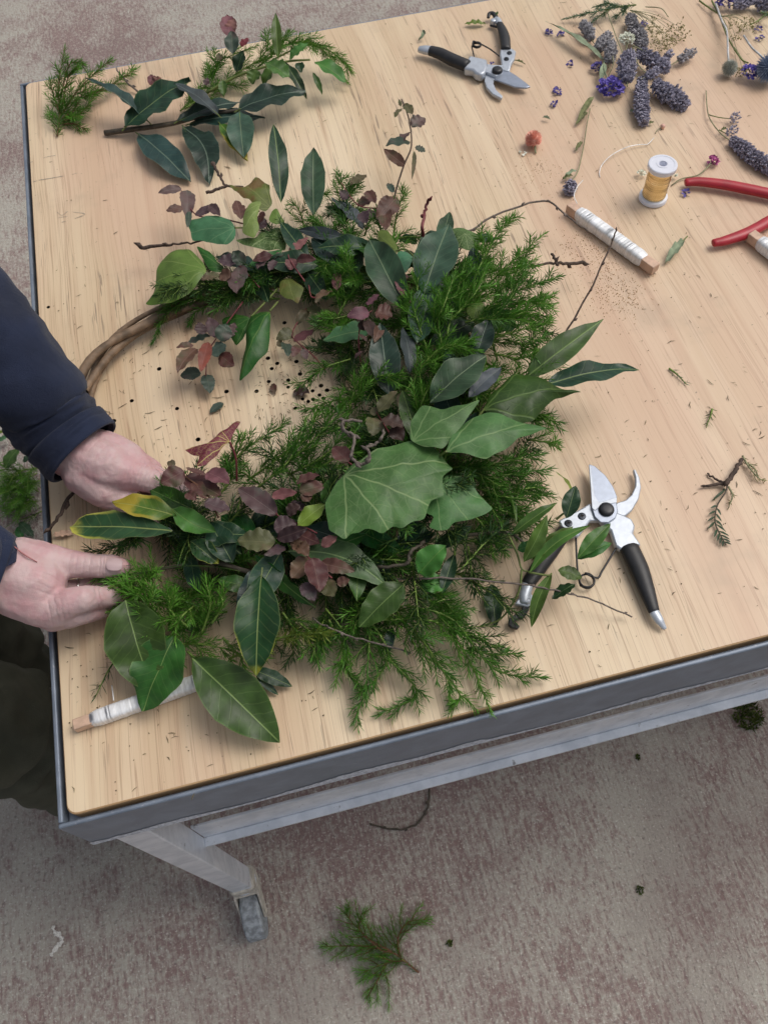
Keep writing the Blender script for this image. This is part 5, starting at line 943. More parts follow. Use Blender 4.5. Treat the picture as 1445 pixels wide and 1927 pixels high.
for i, (P_, lb) in enumerate((((('d4', 1085, 0, .006), ('d4', 1130, 90, .010), ('d4', 1190, 240, .012), ('d4', 1270, 370, .012), ('d4', 1320, 400, .012)), 'green dried stem lying alongside the grey thistle stem'), ((('d4', 1005, 0, .004), ('d4', 1060, 40, .006), ('d4', 1150, 100, .010)), 'short green dried stem joining the thistle stems from the left'), ((('d4', 1445, 75, .008), ('d4', 1380, 130, .010), ('d4', 1330, 155, .010)), 'green dried stem crossing right of the thistle stems'))):
    tag(MB().tube(cat([W(*q) for q in P_], 6), [.0014, .0010], 6).build('dried_stalk', 'green_stem', None, bevel=None), lb, 'stem')
lavender('dark lavender head lying at the far end beyond the thistles', 'd4', [(1220,30,.010), (1290,15,.012), (1350,0,.012)], 34); lavender('pair-topped lavender head over the far thistle leaves', 'd4', [(1370,10,.010), (1420,25,.012), (1480,40,.012)], 42)
loose_sprig('blue_green_sprig', 'stub of blue-green conifer above the blue thistle', 'sprig', [((1500,120,.010),(1445,90,.014),(1400,75,.010))], 'd4', mat='needle_blue', nl=.007, blen=.010, dens=1200)
# globe amaranth (salmon), lavender stems
def amaranth():
    LC[0] += 1; r = random.Random(8); p = W('d5', 130, 182, .012); R_ = 47/2.979*mpp(p); t_ = thing('globe_amaranth', 'salmon-orange globe amaranth flower head lying alone', 'flower', (p.x, p.y, T)); mb = MB(); mb.ball(p, R_*.72, 14, 9, tint=.45)
    for k in range(230):
        z = 1 - 1.75*(k+.5)/230; a = k*2.39996; q = math.sqrt(max(0, 1-z*z)); d = Vector((q*math.cos(a), q*math.sin(a), z)); d = (Matrix.Rotation(-.5, 3, 'X') @ d); u, v = frame(d); dr = (d + Vector((r.gauss(0, .15), .15 + r.gauss(0, .15), .15))).normalized(); tn = min(1, max(0, r.gauss(.5, .28))); b = p + d*R_*.55; l = R_*.52; w_ = R_*.15
        mb.add([b + u*w_*.5, b - u*w_*.5, b + dr*l*.6 - u*w_ , b + dr*l*.6 + u*w_, b + dr*l], [(0,1,2,3),(3,2,4)], tn)
    mb.build('bracts', 'orange_bracts', t_, smooth=False, bevel=None, kind='stuff'); MB().tube(cat([p - Vector((0, 0, .003)), W('d5', 138, 225, .006), W('d5', 142, 262, .002)], 4), [.0022, .0013], 7).build('stem', 'dry_stem', t_, bevel=None)
amaranth()
def lav_stem(label, c, stem, head, rpx, leaves, side=()):
    t_ = lavender(label, c, head, rpx, stem); t_.name = 'lavender_sprig'
    for m_, b, t, wd, hb, ht in leaves: pl('leaf', t_, m_, c, b, t, wd, hb, ht, prof='bay', fold=.6, wave=.15)
    for P_, hd in side:
        MB().tube(cat([W(c, *q) for q in P_], 4), [.0008, .0006], 5).build('side_stem', 'green_stem', t_, bevel=None); LC[0] += 1; mb = MB(); spike(mb, cat([W(c, *q) for q in hd], 4), 24/cs(c)*mpp(W(c, *hd[0])), random.Random(LC[0]), 70, .0033); mb.build('buds', 'lavender_buds', t_, smooth=False, bevel=None, kind='stuff')
lav_stem('thin lavender stem with curled leaves and small head above the wire stick', 'd5', [(448,10,.006), (430,100,.006), (410,230,.006), (380,360,.006), (350,405,.008)], [(345,420,.008), (338,450,.008), (330,485,.006)], 34, [('dried_leaf',(435,30),(365,105),34,.006,.004), ('dried_leaf',(405,195),(365,248),30,.006,.004), ('dried_sage',(375,355),(300,395),30,.008,.006), ('dried_leaf',(350,385),(290,410),30,.008,.004)])
lav_stem('long lavender stem with several heads beside the red pliers', 'd5', [(1098,-90,.004), (1103,0,.006), (1120,70,.006), (1180,150,.007), (1250,200,.008)], [(1240,180,.008), (1300,230,.009), (1370,290,.010), (1450,340,.010), (1500,375,.008)], 44, [('dried_leaf',(1180,135),(1215,120),24,.006,.006)], [([(1112,45,.006), (1170,60,.006), (1240,68,.006)], [(1232,80,.008), (1262,65,.009), (1280,45,.008)]), ([(1170,130,.007), (1210,150,.008)], [(1205,140,.008), (1240,140,.009), (1268,120,.008)])])
# little things
t_ = thing('pearl_pin', 'tiny pink pearl bead on a short stalk', 'bead', tuple(W('d5', 855, 112))); p = W('d5', 855, 110, .0035); MB().ball(p, .0036, 14, 9).build('bead', 'pearl', t_); MB().tube(cat([p, W('d5', 825, 130, .003), W('d5', 812, 150, .001)], 4), .0006, 5).build('stalk', 'dry_stem', t_, bevel=None)
tag(MB().tube(cat([W('d5', *q) for q in ((805,175,.004), (770,210,.003), (735,212,.004), (660,225,.006), (570,270,.006), (515,325,.004), (500,370,.002), (503,395,.001))], 8), .0006, 6).build('silver_thread', 'thread', None, bevel=None), 'curved length of white twisted thread left of the gold spool', 'thread')
t_ = cluster('pink_flower', 'tiny magenta dried flower on a hair-thin stem by the pliers tip', 'flower', 'd5', (1140,302), .006, 22, 50, 'pink_petals', .0045, stem=[(905,440,.002), (960,405,.003), (1050,385,.004), (1110,335,.005)], smat='dry_stem')
def petal(label, c, ctr, rpx, mat, n=14, h=.003, sz=.0045, name='fallen_petal', cate='petal', group=None): return cluster(name, label, cate, c, ctr, h, rpx, n, mat, sz, flat=.4, group=group)
petal('violet fallen petal beside the pliers handle', 'd5', (983,483), 14, 'violet_petals'); petal('violet fallen petal tuft left of the purple statice', 'd4', (100,582), 20, 'violet_petals', 20); petal('small dark violet petal left of the drooping lavender head', 'd4', (75,660), 12, 'violet_petals'); petal('violet petal tuft left of the long pale dried leaf end', 'd4', (180,402), 15, 'violet_petals')
petal('larger violet petal under the very tip of the long pale leaf', 'd4', (48,200), 16, 'violet_petals'); petal('smaller violet petal below the long pale leaf, next to its tip', 'd4', (118,215), 14, 'violet_petals'); petal('violet petal between lavender and golden sprig', 'd4', (652,145), 14, 'violet_petals'); petal('violet petal among golden florets farther from the blue thistle', 'd4', (1385,182), 16, 'violet_petals'); petal('violet petal resting closest to the blue thistle globe', 'd4', (1395,238), 18, 'violet_petals')
petal('small violet petal on the free-lying secateurs body edge', 'd3', (893,570), 10, 'violet_petals', 5, sz=.003); petal('white shred beside the orange flower head', 'd5', (72,260), 12, 'white_florets', 8, .002, .004)
def dleaf(label, mat, c, b, t, wd, hb=.003, ht=.003, name='dried_leaf', cate='leaf', **k): k.setdefault('fold', .4); k.setdefault('wave', .12); o = pl(name, None, mat, c, b, t, wd, hb, ht, **k); return tag(o, label, cate)
dleaf('yellow-green scrap of leaf beyond the free-lying secateurs', 'lime', 'd3', (835,215), (648,215), 70, .003, .004, serr=.2); dleaf('curled grey-green leaf scrap beyond the secateurs end cap', 'dried_sage', 'd3', (265,265), (225,365), 60, .010, .003, fold=.9, curve=-.3); dleaf('tiny green leaf at the secateurs latch', 'bay_green', 'd3', (930,140), (950,98), 26, .012, .016); dleaf('curled dark leaf scrap beside the screws of the free-lying secateurs', 'dried_leaf', 'd3', (1095,545), (1195,580), 34, .003, .003, fold=.8)
dleaf('crumpled dried green leaf with thin stalk below the pliers', 'dried_sage', 'd5', (975,745), (865,885), 64, .006, .004, fold=.7, wave=.25, stalk=.010); dleaf('olive leaf curl at the drooping lavender tip', 'dried_leaf', 'd4', (670,790), (718,780), 26, .003, .004); dleaf('pale green curled scrap at the far edge of the orange flower', 'dried_sage', 'd5', (180,60), (225,72), 26, .004, .004, fold=.8); dleaf('curled green leaf below the long pale dried leaf', 'dried_leaf', 'd4', (330,612), (212,800), 44, .008, .002, prof='lance')
dleaf('pale leaf crumb below the drooping lavender', 'dried_sage', 'd4', (560,710), (588,705), 30, .003, .004); dleaf('small oval grey-brown fallen leaf inside the wreath', 'wine_green', 'c5', (1084,562), (1018,612), 46, .002, .003, prof='ovate', serr=.05, fold=.15, wave=.04)
dleaf('dark torn bay leaf lying left of the secateurs latch', 'bay_dark', 'c7', (160,640), (178,842), 92, .006, .003, fold=.2); dleaf('dark maroon leaf scrap among the drilled holes', 'wine_dark', 'd8', (395,740), (520,760), 110, .003, .006, prof='ovate', fold=.2); dleaf('small red-brown leaf scrap beside the drilled holes', 'wine_brown', 'd8', (225,690), (245,770), 60, .002, .003, prof='ovate')
dleaf('small dry brown leaf behind the yellow-edged bay leaf tip', 'stick_wood', 'd6', (560,900), (390,915), 60, .004, .006, fold=.5, wave=.2)
tag(twig('bare_twig', None, [W('e6', 1250, 95, .006), W('e6', 1195, 190, .008), W('e6', 1120, 270, .006), W('e6', 972, 295, .003)], [.0022, .0026, .0014], 'twig_bark', seed=4), 'forked brown twig scrap right of the partly covered secateurs', 'twig')
tag(twig('bare_twig', None, [W('e6', 1110, 272, .006), W('e6', 1060, 245, .004), W('e6', 990, 200, .002)], [.0014, .0012], 'twig_bark', seed=5, buds=False), 'short brown twig end beside the forked twig scrap', 'twig')
loose_sprig('dried_sprig', 'yellowed feathery dried sprig right of the forked brown twig', 'sprig', [((1255,70,.004),(1300,150,.006),(1370,230,.006),(1420,260,.003)), ((1270,120,.004),(1340,160,.006),(1380,240,.004))], 'e6', mat='gold_florets', nl=.006, blen=.010, dens=600, stem='dry_stem')
loose_sprig('dried_sprig', 'small yellowed moss-like sprig below the forked brown twig', 'sprig', [((1150,300,.004),(1180,370,.006),(1150,460,.003))], 'e6', mat='gold_florets', nl=.005, blen=.006, dens=500, stem='dry_stem')
def fern():
    t_ = thing('fern_tip', 'dark green flat cypress frond pointing towards the table edge', 'frond', tuple(W('e6', 1070, 430)))
    st = [(1145,275,.005), (1130,340,.006), (1068,440,.004), (1050,560,.004), (1090,660,.004), (1133,735,.003)]; P_ = cat([W('e6', *q) for q in st], 6); MB().tube(P_, [.0010, .0006], 5).build('stem', 'bay_stem', t_, bevel=None)
    for k in range(16):
        f = .42 + .56*k/16; i = int(f*(len(P_)-1)); p = P_[i]; d = (P_[min(i+1, len(P_)-1)] - P_[i-1]).normalized(); s_ = Vector((-d.y, d.x, 0))*(1 if k % 2 else -1); L = .014*(1-abs(f-.65)*1.5)
        leaf('leaflet', t_, 'bay_dark', p, p + (d*.9 + s_*.75).normalized()*L + Vector((0, 0, .001)), .0026, seed=k, N=5, M=1, fold=.2)
    for q in ((1025,408), (1105,330)): leaf('leaflet', t_, 'bay_dark', W('e6', 1130, 320, .005), W('e6', *q, .003), .003, seed=9, N=5, M=1)
fern()
for lb, c, ax, m_, nl in (('tiny grey-green conifer tip on bare wood right of the long bay leaf', 'e1', [(665,1060,.002),(730,1110,.003),(808,1190,.002)], 'needle_blue', .010), ('tiny bright green forked needle scrap on bare wood', 'e1', [(1005,1380,.002),(990,1440,.004),(960,1510,.002)], 'needle_green', .010)):
    loose_sprig('needle_scrap', lb, 'sprig', [ax], c, mat=m_, nl=nl, blen=0, dens=600)
# ------------------------------------------------------------------ clippings and sawdust
def bits():
    r = random.Random(12); mb = MB()
    def bit(p, l, w_, a, tn, curl=0):
        d = Vector((math.cos(a), math.sin(a), 0)); s_ = Vector((-d.y, d.x, 0)); z = .0005 + r.random()*.0006; h = w_*.8
        q = [p + Vector((0, 0, z)), p + d*l*.5 + s_*curl*l + Vector((0, 0, z+h)), p + d*l + Vector((0, 0, z))]; mb.add([q[0]-s_*w_*.4, q[0]+s_*w_*.4, q[1]-s_*w_, q[1]+s_*w_, q[2]-s_*w_*.3, q[2]+s_*w_*.3, q[1]+Vector((0, 0, w_))], [(0,1,3,2),(2,3,5,4),(0,6,1),(4,5,6)], tn)
    zones = [((90,500,420,1400), 100), ((200,560,700,900), 170), ((480,640,680,800), 220), ((60,160,700,560), 50), ((700,0,1445,420), 110), ((1100,420,1445,1000), 90), ((850,880,1445,1240), 50), ((120,1180,620,1540), 80), ((1040,150,1300,420), 40), ((700,1150,1200,1350), 30)]
    for (x0, y0, x1, y1), n in zones:
        for k in range(n):
            p = W('p', r.uniform(x0, x1), r.uniform(y0, y1)); 
            if p.y < .016 or p.x < .016 or p.y > TY1-.02: continue
            if r.random() < .45: bit(p, r.uniform(.003, .008), r.uniform(.00025, .00045), r.uniform(0, 6.3), r.random(), r.uniform(-.2, .2))
            else: bit(p, r.uniform(.0008, .0022), r.uniform(.0004, .0008), r.uniform(0, 6.3), r.random())
    for c, x, y, l, a in (('e1',650,865,.013,.1), ('e1',835,1380,.012,1.2), ('e1',1135,1320,.009,1.3), ('e1',1240,1640,.011,-.8), ('e1',1000,500,.008,1.4), ('e1',965,1150,.012,-1.2), ('e1',1320,1555,.008,.1), ('e1',1375,1590,.008,.9), ('e1',1370,1615,.01,.2), ('e6',1330,330,.014,-.9), ('e6',1210,310,.010,1.2), ('e6',560,265,.004,.2), ('e6',480,650,.005,.1), ('e6',320,918,.005,0), ('c5',705,615,.014,0), ('c5',575,590,.014,.4), ('c5',375,205,.010,.5), ('c5',690,330,.013,.5), ('c5',770,335,.010,.8), ('c5',750,695,.012,.3), ('c5',1030,540,.018,-.1), ('d1',315,175,.012,-.4), ('d1',930,920,.008,1.0), ('c3',475,345,.012,-.8), ('c1',870,645,.012,-.8), ('c1',400,780,.008,0), ('c1',440,910,.009,.5), ('d4',112,15,.014,-.2), ('d4',1310,745,.008,0), ('d4',195,170,.01,.3)):
        bit(W(c, x, y), l*.85, .0005, a, r.random()*.6, r.uniform(-.15, .15))
    mb.build('clippings', 'clipping_bits', None, smooth=False, bevel=None); o = bpy.data.objects['clippings']; o['kind'] = 'stuff'; tag(o, 'fine needle clippings and crumbs scattered over the plywood', 'clippings')
    mb = MB()
    for k in range(900):
        c = r.choice(((1120,470,34),(1150,545,30),(1095,455,30),(1180,560,24),(1130,520,40))); p = W('p', r.gauss(c[0], c[2]), r.gauss(c[1], c[2]*.9)); s_ = r.uniform(.0003, .0009); mb.ball(p + Vector((0, 0, s_*.5)), s_, 4, 2, tint=r.random())
    for k in range(160):
        p = W('p', r.gauss(1010, 35), r.gauss(325, 22)); s_ = r.uniform(.0003, .0008); mb.ball(p + Vector((0, 0, s_*.5)), s_, 4, 2, tint=r.random())
    o = mb.build('sawdust', 'sawdust', None, smooth=False, bevel=None, kind='stuff'); tag(o, 'pale crumbs of dried flower dust beside the wire stick', 'crumbs')
bits()
#SPLIT
# ------------------------------------------------------------------ things on the ground
loose_sprig('needle_sprig', 'green needle sprig fallen on the concrete beside the castor leg', 'sprig', [((440,965,.006),(370,910,.02),(300,870,.04),(240,810,.05),(230,780,.05)), ((390,930,.012),(380,870,.03),(410,820,.04),(475,812,.02)), ((370,910,.02),(280,890,.03),(160,890,.015)), ((400,930,.012),(340,940,.02),(270,970,.01)), ((330,900,.03),(270,840,.05),(280,785,.05)), ((350,935,.012),(320,990,.012),(290,1040,.006))], 'e2', ground=True, mat='needle_bright', nl=.017, blen=.055, dens=1200, stem='brown_stem', r0=.002)
tag(twig('fallen_shoot', None, [G('e2', 472, 430, .006), G('e2', 465, 490, .006), G('e2', 430, 540, .006), G('e2', 370, 553, .006), G('e2', 300, 538, .006)], [.0022, .0016], 'bay_stem', seed=6), 'thin curved green stem lying on the concrete under the table rail', 'stem')
def tuft(label, c, ctr, rpx, n, mat='moss_bits', hgt=.02, name='moss_tuft', cate='moss'):
    LC[0] += 1; r = random.Random(LC[0]); p = G(c, *ctr); R_ = rpx/cs(c)*mpp(p); mb = MB()
    for k in range(n):
        a, q = r.uniform(0, 6.28), R_*math.sqrt(r.random()); b = p + Vector((q*math.cos(a), q*math.sin(a), .001)); d = Vector((r.gauss(0, .6), r.gauss(0, .6), 1)).normalized(); u, v = frame(d); l = hgt*r.uniform(.3, 1); mb.add([b + u*.0018, b - u*.0018, b + d*l], [(0, 1, 2)], r.random())
    o = mb.build(name, mat, None, smooth=False, bevel=None, kind='stuff'); return tag(o, label, cate)
tuft('mossy green tuft on the concrete under the table rail', 'e2', (1385,225), 42, 260)
for lb, x, y, r_ in (('small green leaf crumb on the concrete right of the fallen sprig', 1075, 728, 12), ('dark crumb on the concrete under the rail', 1070, 345, 8), ('tiny moss crumb on the concrete', 530, 880, 8)): tuft(lb, 'e2', (x, y), r_, 40, hgt=.008, name='crumb', cate='crumb')
# heap of cut greens on the ground beyond the table's left edge
gp = dict(ground=True, mat='needle_bright', nl=.020, blen=.07, dens=900, r0=.002)
for i, (lb, P_) in enumerate((('feathery green cutting on top of the heap beside the table leg side', [((520,690,.03),(300,720,.06),(100,710,.08),(-40,720,.08)), ((420,700,.05),(300,850,.06),(360,880,.04)), ((300,720,.06),(180,800,.08),(60,850,.07))]),
                              ('tangled green cutting at the middle of the ground heap', [((520,860,.02),(380,870,.05),(200,830,.07),(60,900,.07)), ((420,900,.03),(300,980,.05),(330,1110,.04)), ((380,1000,.03),(200,1000,.06),(40,1060,.06))]),
                              ('bushy green cutting at the near end of the ground heap', [((480,1120,.02),(340,1150,.04),(220,1290,.04)), ((440,1060,.02),(250,1100,.05),(100,1180,.05)), ((300,1150,.03),(160,1240,.04),(40,1250,.03)), ((360,1000,.03),(160,940,.07),(-20,980,.07))]))):
    loose_sprig('green_cutting', lb, 'cutting', P_, 'e8', **gp)
loose_sprig('green_cutting', 'dark old cutting under the ground heap', 'cutting', [((540,1250,.01),(350,1340,.02),(150,1370,.02)), ((500,1000,.01),(300,900,.02),(100,1020,.02)), ((480,760,.01),(200,900,.02),(0,1000,.02)), ((420,1280,.01),(300,1180,.02),(80,1150,.02))], 'e8', ground=True, mat='needle_dark', nl=.018, blen=.07, dens=420, r0=.002)
def gleaf(label, mat, b, t, wd, hb, ht, **k):
    LC[0] += 1; B = G('e8', *b, hb); Tp = G('e8', *t, ht); return tag(leaf('fallen_leaf', None, mat, B, Tp, wd/6.88*mpp(B), seed=LC[0], **k), label, 'leaf')
gleaf('broad dark green leaf on the ground heap', 'bay_green', (60,700), (270,400), 190, .09, .10, prof='lance'); gleaf('pale green leaf on concrete under the sleeve', 'bay_pale', (-40,360), (135,260), 80, .02, .03); gleaf('yellow-green leaf tip on concrete beside the pale leaf', 'lime', (-60,240), (60,225), 60, .02, .03)
gleaf('grey-green jagged leaf at the near end of the ground heap', 'bay_grey', (250,1390), (440,1590), 130, .02, .02, serr=.3, wave=.15); gleaf('green leaf lying flat near the trouser leg', 'bay_green', (230,1450), (290,1620), 120, .02, .015, serr=.2); gleaf('second dark leaf in the heap under the feathery cutting', 'bay_dark', (300,620), (410,520), 90, .06, .06)
tag(twig('bare_twig', None, [G('e8', 110, 1370, .03), G('e8', 300, 1330, .03), G('e8', 560, 1190, .02)], [.003, .002], 'twig_grey', seed=8), 'bare grey twig lying across the ground heap', 'twig')

# ------------------------------------------------------------------ the person
def capsule(bm, a, b, ra, rb, seg=10):
    pts = []
    for c_, r_ in ((a, ra), (b, rb)):
        for j in range(7):
            th = math.pi*j/6
            for k in range(seg): ph = 2*math.pi*k/seg; pts.append(bm.verts.new(c_ + Vector((r_*math.sin(th)*math.cos(ph), r_*math.sin(th)*math.sin(ph), r_*math.cos(th)))))
    bmesh.ops.remove_doubles(bm, verts=pts, dist=1e-5); pts = [v for v in pts if v.is_valid]
    res = bmesh.ops.convex_hull(bm, input=pts); bmesh.ops.delete(bm, geom=[g for g in res['geom_interior'] if isinstance(g, bmesh.types.BMVert)] , context='VERTS')
def blob(name, mat, caps, voxel, smooth, parent=None, disp=None, fine=None):
    bm = bmesh.new()
    for ch in caps:
        for (a, ra), (b, rb) in zip(ch[:-1], ch[1:]):
            b2 = bmesh.new(); capsule(b2, a, b, ra, rb); me_ = bpy.data.meshes.new('t'); b2.to_mesh(me_); b2.free(); bm.from_mesh(me_); bpy.data.meshes.remove(me_)
    me = bpy.data.meshes.new(name); bm.to_mesh(me); bm.free(); o = bpy.data.objects.new(name, me); COL.objects.link(o)
    rm = o.modifiers.new('r', 'REMESH'); rm.mode = 'VOXEL'; rm.voxel_size = voxel; rm.use_smooth_shade = True
    s_ = o.modifiers.new('s', 'SMOOTH'); s_.factor = .5; s_.iterations = smooth
    dg = bpy.context.evaluated_depsgraph_get(); me2 = bpy.data.meshes.new_from_object(o.evaluated_get(dg)); o.modifiers.clear(); o.data = me2; bpy.data.meshes.remove(me)
    me2.materials.clear(); me2.materials.append(MATS[mat])
    if fine:
        bm = bmesh.new(); bm.from_mesh(me2); fs = [f for f in bm.faces if fine(f.calc_center_median())]
        bmesh.ops.subdivide_edges(bm, edges=list({e for f in fs for e in f.edges}), cuts=1, use_grid_fill=True, smooth=.6); bm.to_mesh(me2); bm.free(); me2.update()
    if disp:
        n = len(me2.vertices); co = np.empty(n*3); no = np.empty(n*3); me2.vertices.foreach_get('co', co); me2.vertices.foreach_get('normal', no); co = co.reshape(-1, 3); no = no.reshape(-1, 3)
        co += no*np.array([disp(Vector(p)) for p in co])[:, None]; me2.vertices.foreach_set('co', co.ravel()); me2.update()
    me2.polygons.foreach_set('use_smooth', [True]*len(me2.polygons)); o.name = name
    if parent: par(o, parent)
    return o
def H(x, y, h): return W('p', x, y, h)
V = Vector
LW, LE, LS = H(135, 852, .068), V((-.075, .585, 1.085)), V((-.30, .47, 1.40))
RW, RE, RS = H(2, 1082, .075), V((-.235, .135, 1.10)), V((-.31, .13, 1.40))
up_hand = [  # the far hand: back of the hand up, thumb towards the near side
    [(LE, .042), (LW, .029)], [(LW, .029), (H(165, 862, .068), .029), (H(205, 878, .066), .027)], [(H(150, 838, .068), .024), (H(205, 846, .066), .020), (H(245, 862, .060), .017)],
    [(H(205, 850, .064), .020), (H(262, 880, .058), .015)], [(H(200, 880, .066), .026), (H(258, 896, .060), .0165)], [(H(160, 890, .060), .025), (H(195, 925, .052), .0185), (H(225, 940, .044), .0135), (H(270, 962, .040), .0115), (H(312, 982, .036), .0098)],
    [(H(258, 896, .060), .0160), (H(292, 907, .056), .0128), (H(322, 915, .050), .0114), (H(348, 921, .042), .0098)],                                   # index
    [(H(258, 884, .056), .0150), (H(300, 898, .044), .0115), (H(315, 915, .028), .0105), (H(300, 940, .020), .0095)], [(H(250, 868, .056), .0150), (H(288, 884, .040), .0112), (H(298, 905, .025), .0100), (H(280, 930, .018), .009)],
    [(H(240, 858, .054), .0135), (H(270, 872, .040), .0100), (H(280, 892, .026), .009), (H(268, 915, .020), .008)]]
lo_hand = [  # the near hand: thumb above, fingers curled under the sprig
    [(RE, .042), (RW, .030)], [(RW, .030), (H(35, 1085, .072), .031), (H(70, 1100, .068), .029)], [(H(30, 1115, .066), .026), (H(75, 1135, .060), .024), (H(105, 1150, .054), .0185)], [(H(40, 1055, .070), .024), (H(85, 1060, .066), .0215), (H(120, 1062, .062), .0165)],
    [(H(110, 1060, .062), .0165), (H(150, 1063, .060), .0138), (H(182, 1065, .058), .0120), (H(208, 1065, .056), .0122), (H(229, 1066, .055), .0098)],         # thumb
    [(H(102, 1146, .058), .0185), (H(132, 1134, .066), .0148), (H(154, 1128, .066), .0140), (H(186, 1124, .050), .0116), (H(208, 1122, .042), .0112), (H(228, 1120, .028), .0096)],          # index
    [(H(100, 1156, .046), .0180), (H(142, 1154, .048), .0142), (H(160, 1150, .044), .0130), (H(192, 1144, .028), .0112), (H(216, 1136, .018), .0096)], [(H(98, 1150, .036), .0160), (H(150, 1146, .026), .0115), (H(195, 1138, .020), .0105), (H(212, 1130, .020), .009)],
    [(H(95, 1120, .040), .0140), (H(140, 1108, .034), .0105), (H(180, 1103, .030), .0098), (H(205, 1100, .028), .0088)]]
NK, HD = V((-.33, .30, 1.50)), V((-.27, .30, 1.66))
body = [[(LS, .05), (LE, .042)], [(RS, .05), (RE, .042)], [(V((-.33, .30, 1.0)), .11), (V((-.33, .30, 1.32)), .12), (NK, .055), (V((-.30, .30, 1.58)), .055)], [(V((-.33, .30, 1.36)), .08), (LS, .055)], [(V((-.33, .30, 1.36)), .08), (RS, .055)],
        [(HD, .082), (V((-.255, .30, 1.60)), .060)], [(V((-.285, .30, 1.68)), .088), (HD, .08)], [(V((-.19, .30, 1.645)), .010), (V((-.175, .30, 1.62)), .012)], [(V((-.29, .39, 1.63)), .012), (V((-.295, .392, 1.66)), .014)], [(V((-.29, .21, 1.63)), .012), (V((-.295, .208, 1.66)), .014)]]
CREASE = []
def crease(x, y, h, x2, y2, h2, offs, depth, rad):
    a = H(x, y, h); d = (H(x2, y2, h2) - a).normalized()
    for o_ in offs: CREASE.append((a + d*o_, d, depth*RND.uniform(.7, 1.2), rad, RND.random()*9))
def skin_disp(p):
    v = .0006*noise.noise(p*95) + .0003*noise.noise(p*260)
    for c_, d, dep, rad, sd_ in CREASE:
        e = p - c_
        if e.length < rad:
            x = e.dot(d) + .0009*noise.noise(p*170 + Vector((sd_, 0, 0))); v -= dep*math.exp(-(x/.00075)**2)*(1 - (e.length/rad)**2)
    return v
crease(265, 893, .068, 325, 915, .055, (-.012, -.008, -.004, .0, .004, .008, .012, .019, .024), .0007, .019); crease(200, 1064, .066, 229, 1066, .062, (-.006, -.003, .0, .003), .0010, .014); crease(150, 1062, .072, 190, 1065, .068, (-.010, -.004, .003, .009), .0006, .016)
crease(118, 1142, .064, 165, 1132, .058, (-.012, -.006, -.001, .004, .010, .020, .032, .036), .0008, .019); crease(90, 1095, .085, 100, 1060, .08, (-.010, -.005, 0, .005), .0005, .02); crease(195, 850, .085, 230, 870, .08, (-.01, 0, .01), .0004, .02)
person = blob('person', 'skin', up_hand + lo_hand + body, .0021, 7, disp=skin_disp, fine=lambda c_: c_.x > .0 and c_.z < 1.02)
tag(person, 'person in navy shirt and dark olive trousers whose hands bind the wreath', 'person')
# clothes ------------------------------------------------------------
def sleeve(path, rad, cuff_t, seed, nseg=40, close=None):
    P_ = cat(path, 12); N = len(P_); r = [lerpl(rad, i/(N-1)) for i in range(N)]
    def ring(p, d, rr, i, thick=0, wr=1.0):
        u, v = frame(d); out = []
        for k in range(nseg):
            a = 2*math.pi*k/nseg; q = rr*(1 + wr*(.10*noise.noise(Vector((i*.16, math.cos(a)*1.3 + seed, math.sin(a)*1.3))) + .06*noise.noise(Vector((i*.5 + math.sin(a)*1.5, math.cos(a)*2 + seed, math.sin(a)*2))))) - thick
            out.append(p + u*(q*math.cos(a)) + v*(q*math.sin(a)))
        return out
    def loft(rings, name, parent, flip=False):
        vs = [v for R_ in rings for v in R_]; n = nseg; fs = [(i*n+k, i*n+(k+1) % n, (i+1)*n+(k+1) % n, (i+1)*n+k) for i in range(len(rings)-1) for k in range(n)]
        return MB().add(vs, fs).build(name, 'navy_cloth', parent, bevel=None)
    nc = int(cuff_t*(N-1)); dirs = [(P_[min(i+1, N-1)] - P_[max(i-1, 0)]).normalized() for i in range(N)]
    cu = [ring(P_[i], dirs[i], r[i]*1.03 + .0012, i, wr=.45) for i in range(0, nc+1)]; cu = [ring(P_[3], dirs[3], r[3]*1.03, 3, .0030, .45), ring(P_[1], dirs[1], r[1]*1.03 + .0008, 1, .0028, .45), ring(P_[0], dirs[0], r[0]*1.03, 0, .0022, .45), ring(P_[0] - dirs[0]*.0008, dirs[0], r[0]*1.03, 0, .0010, .45)] + cu + [ring(P_[nc] + dirs[nc]*.001, dirs[nc], r[nc]*1.03, nc, .0012, .45)]
    sl_ = loft([ring(P_[i], dirs[i], r[i], i, .0018 if i <= nc+1 else 0, .45 + min(1.0, max(0, i-nc)/5)*.9) for i in range(nc-1, N)], 'sleeve', person)
    loft(cu, 'cuff', sl_)
sleeve([H(158, 851, .068), H(128, 822, .078), H(92, 778, .095), H(45, 715, .125), V((-.02, .505, T+.165)), LE, LE.lerp(LS, .5), LS], [.0430, .0440, .0455, .0520, .0600, .066, .074, .085], .17, 1)
sleeve([H(-6, 1090, .072), H(-40, 1080, .082), H(-80, 1065, .10), V((-.12, .19, T+.16)), RE, RE.lerp(RS, .5), RS], [.0440, .0450, .0470, .0540, .064, .074, .085], .17, 2)
def fold(k, s_): return lambda p: k*noise.noise(Vector((p.x*s_, p.y*s_, p.z*s_*.6))) + k*.5*noise.noise(Vector((p.x*s_*2.4, p.y*s_*2.4 + 4, p.z*s_*1.6)))
blob('shirt', 'navy_cloth', [[(V((-.34, .30, .93)), .15), (V((-.34, .30, 1.15)), .145), (V((-.335, .30, 1.34)), .13)], [(V((-.335, .36, 1.36)), .10), (LS, .082)], [(V((-.335, .24, 1.36)), .10), (RS, .082)], [(V((-.34, .38, .95)), .11), (V((-.335, .38, 1.33)), .11)], [(V((-.34, .22, .95)), .11), (V((-.335, .22, 1.33)), .11)], [(V((-.33, .30, 1.42)), .075), (V((-.325, .30, 1.465)), .066)]], .008, 6, person, fold(.008, 12))
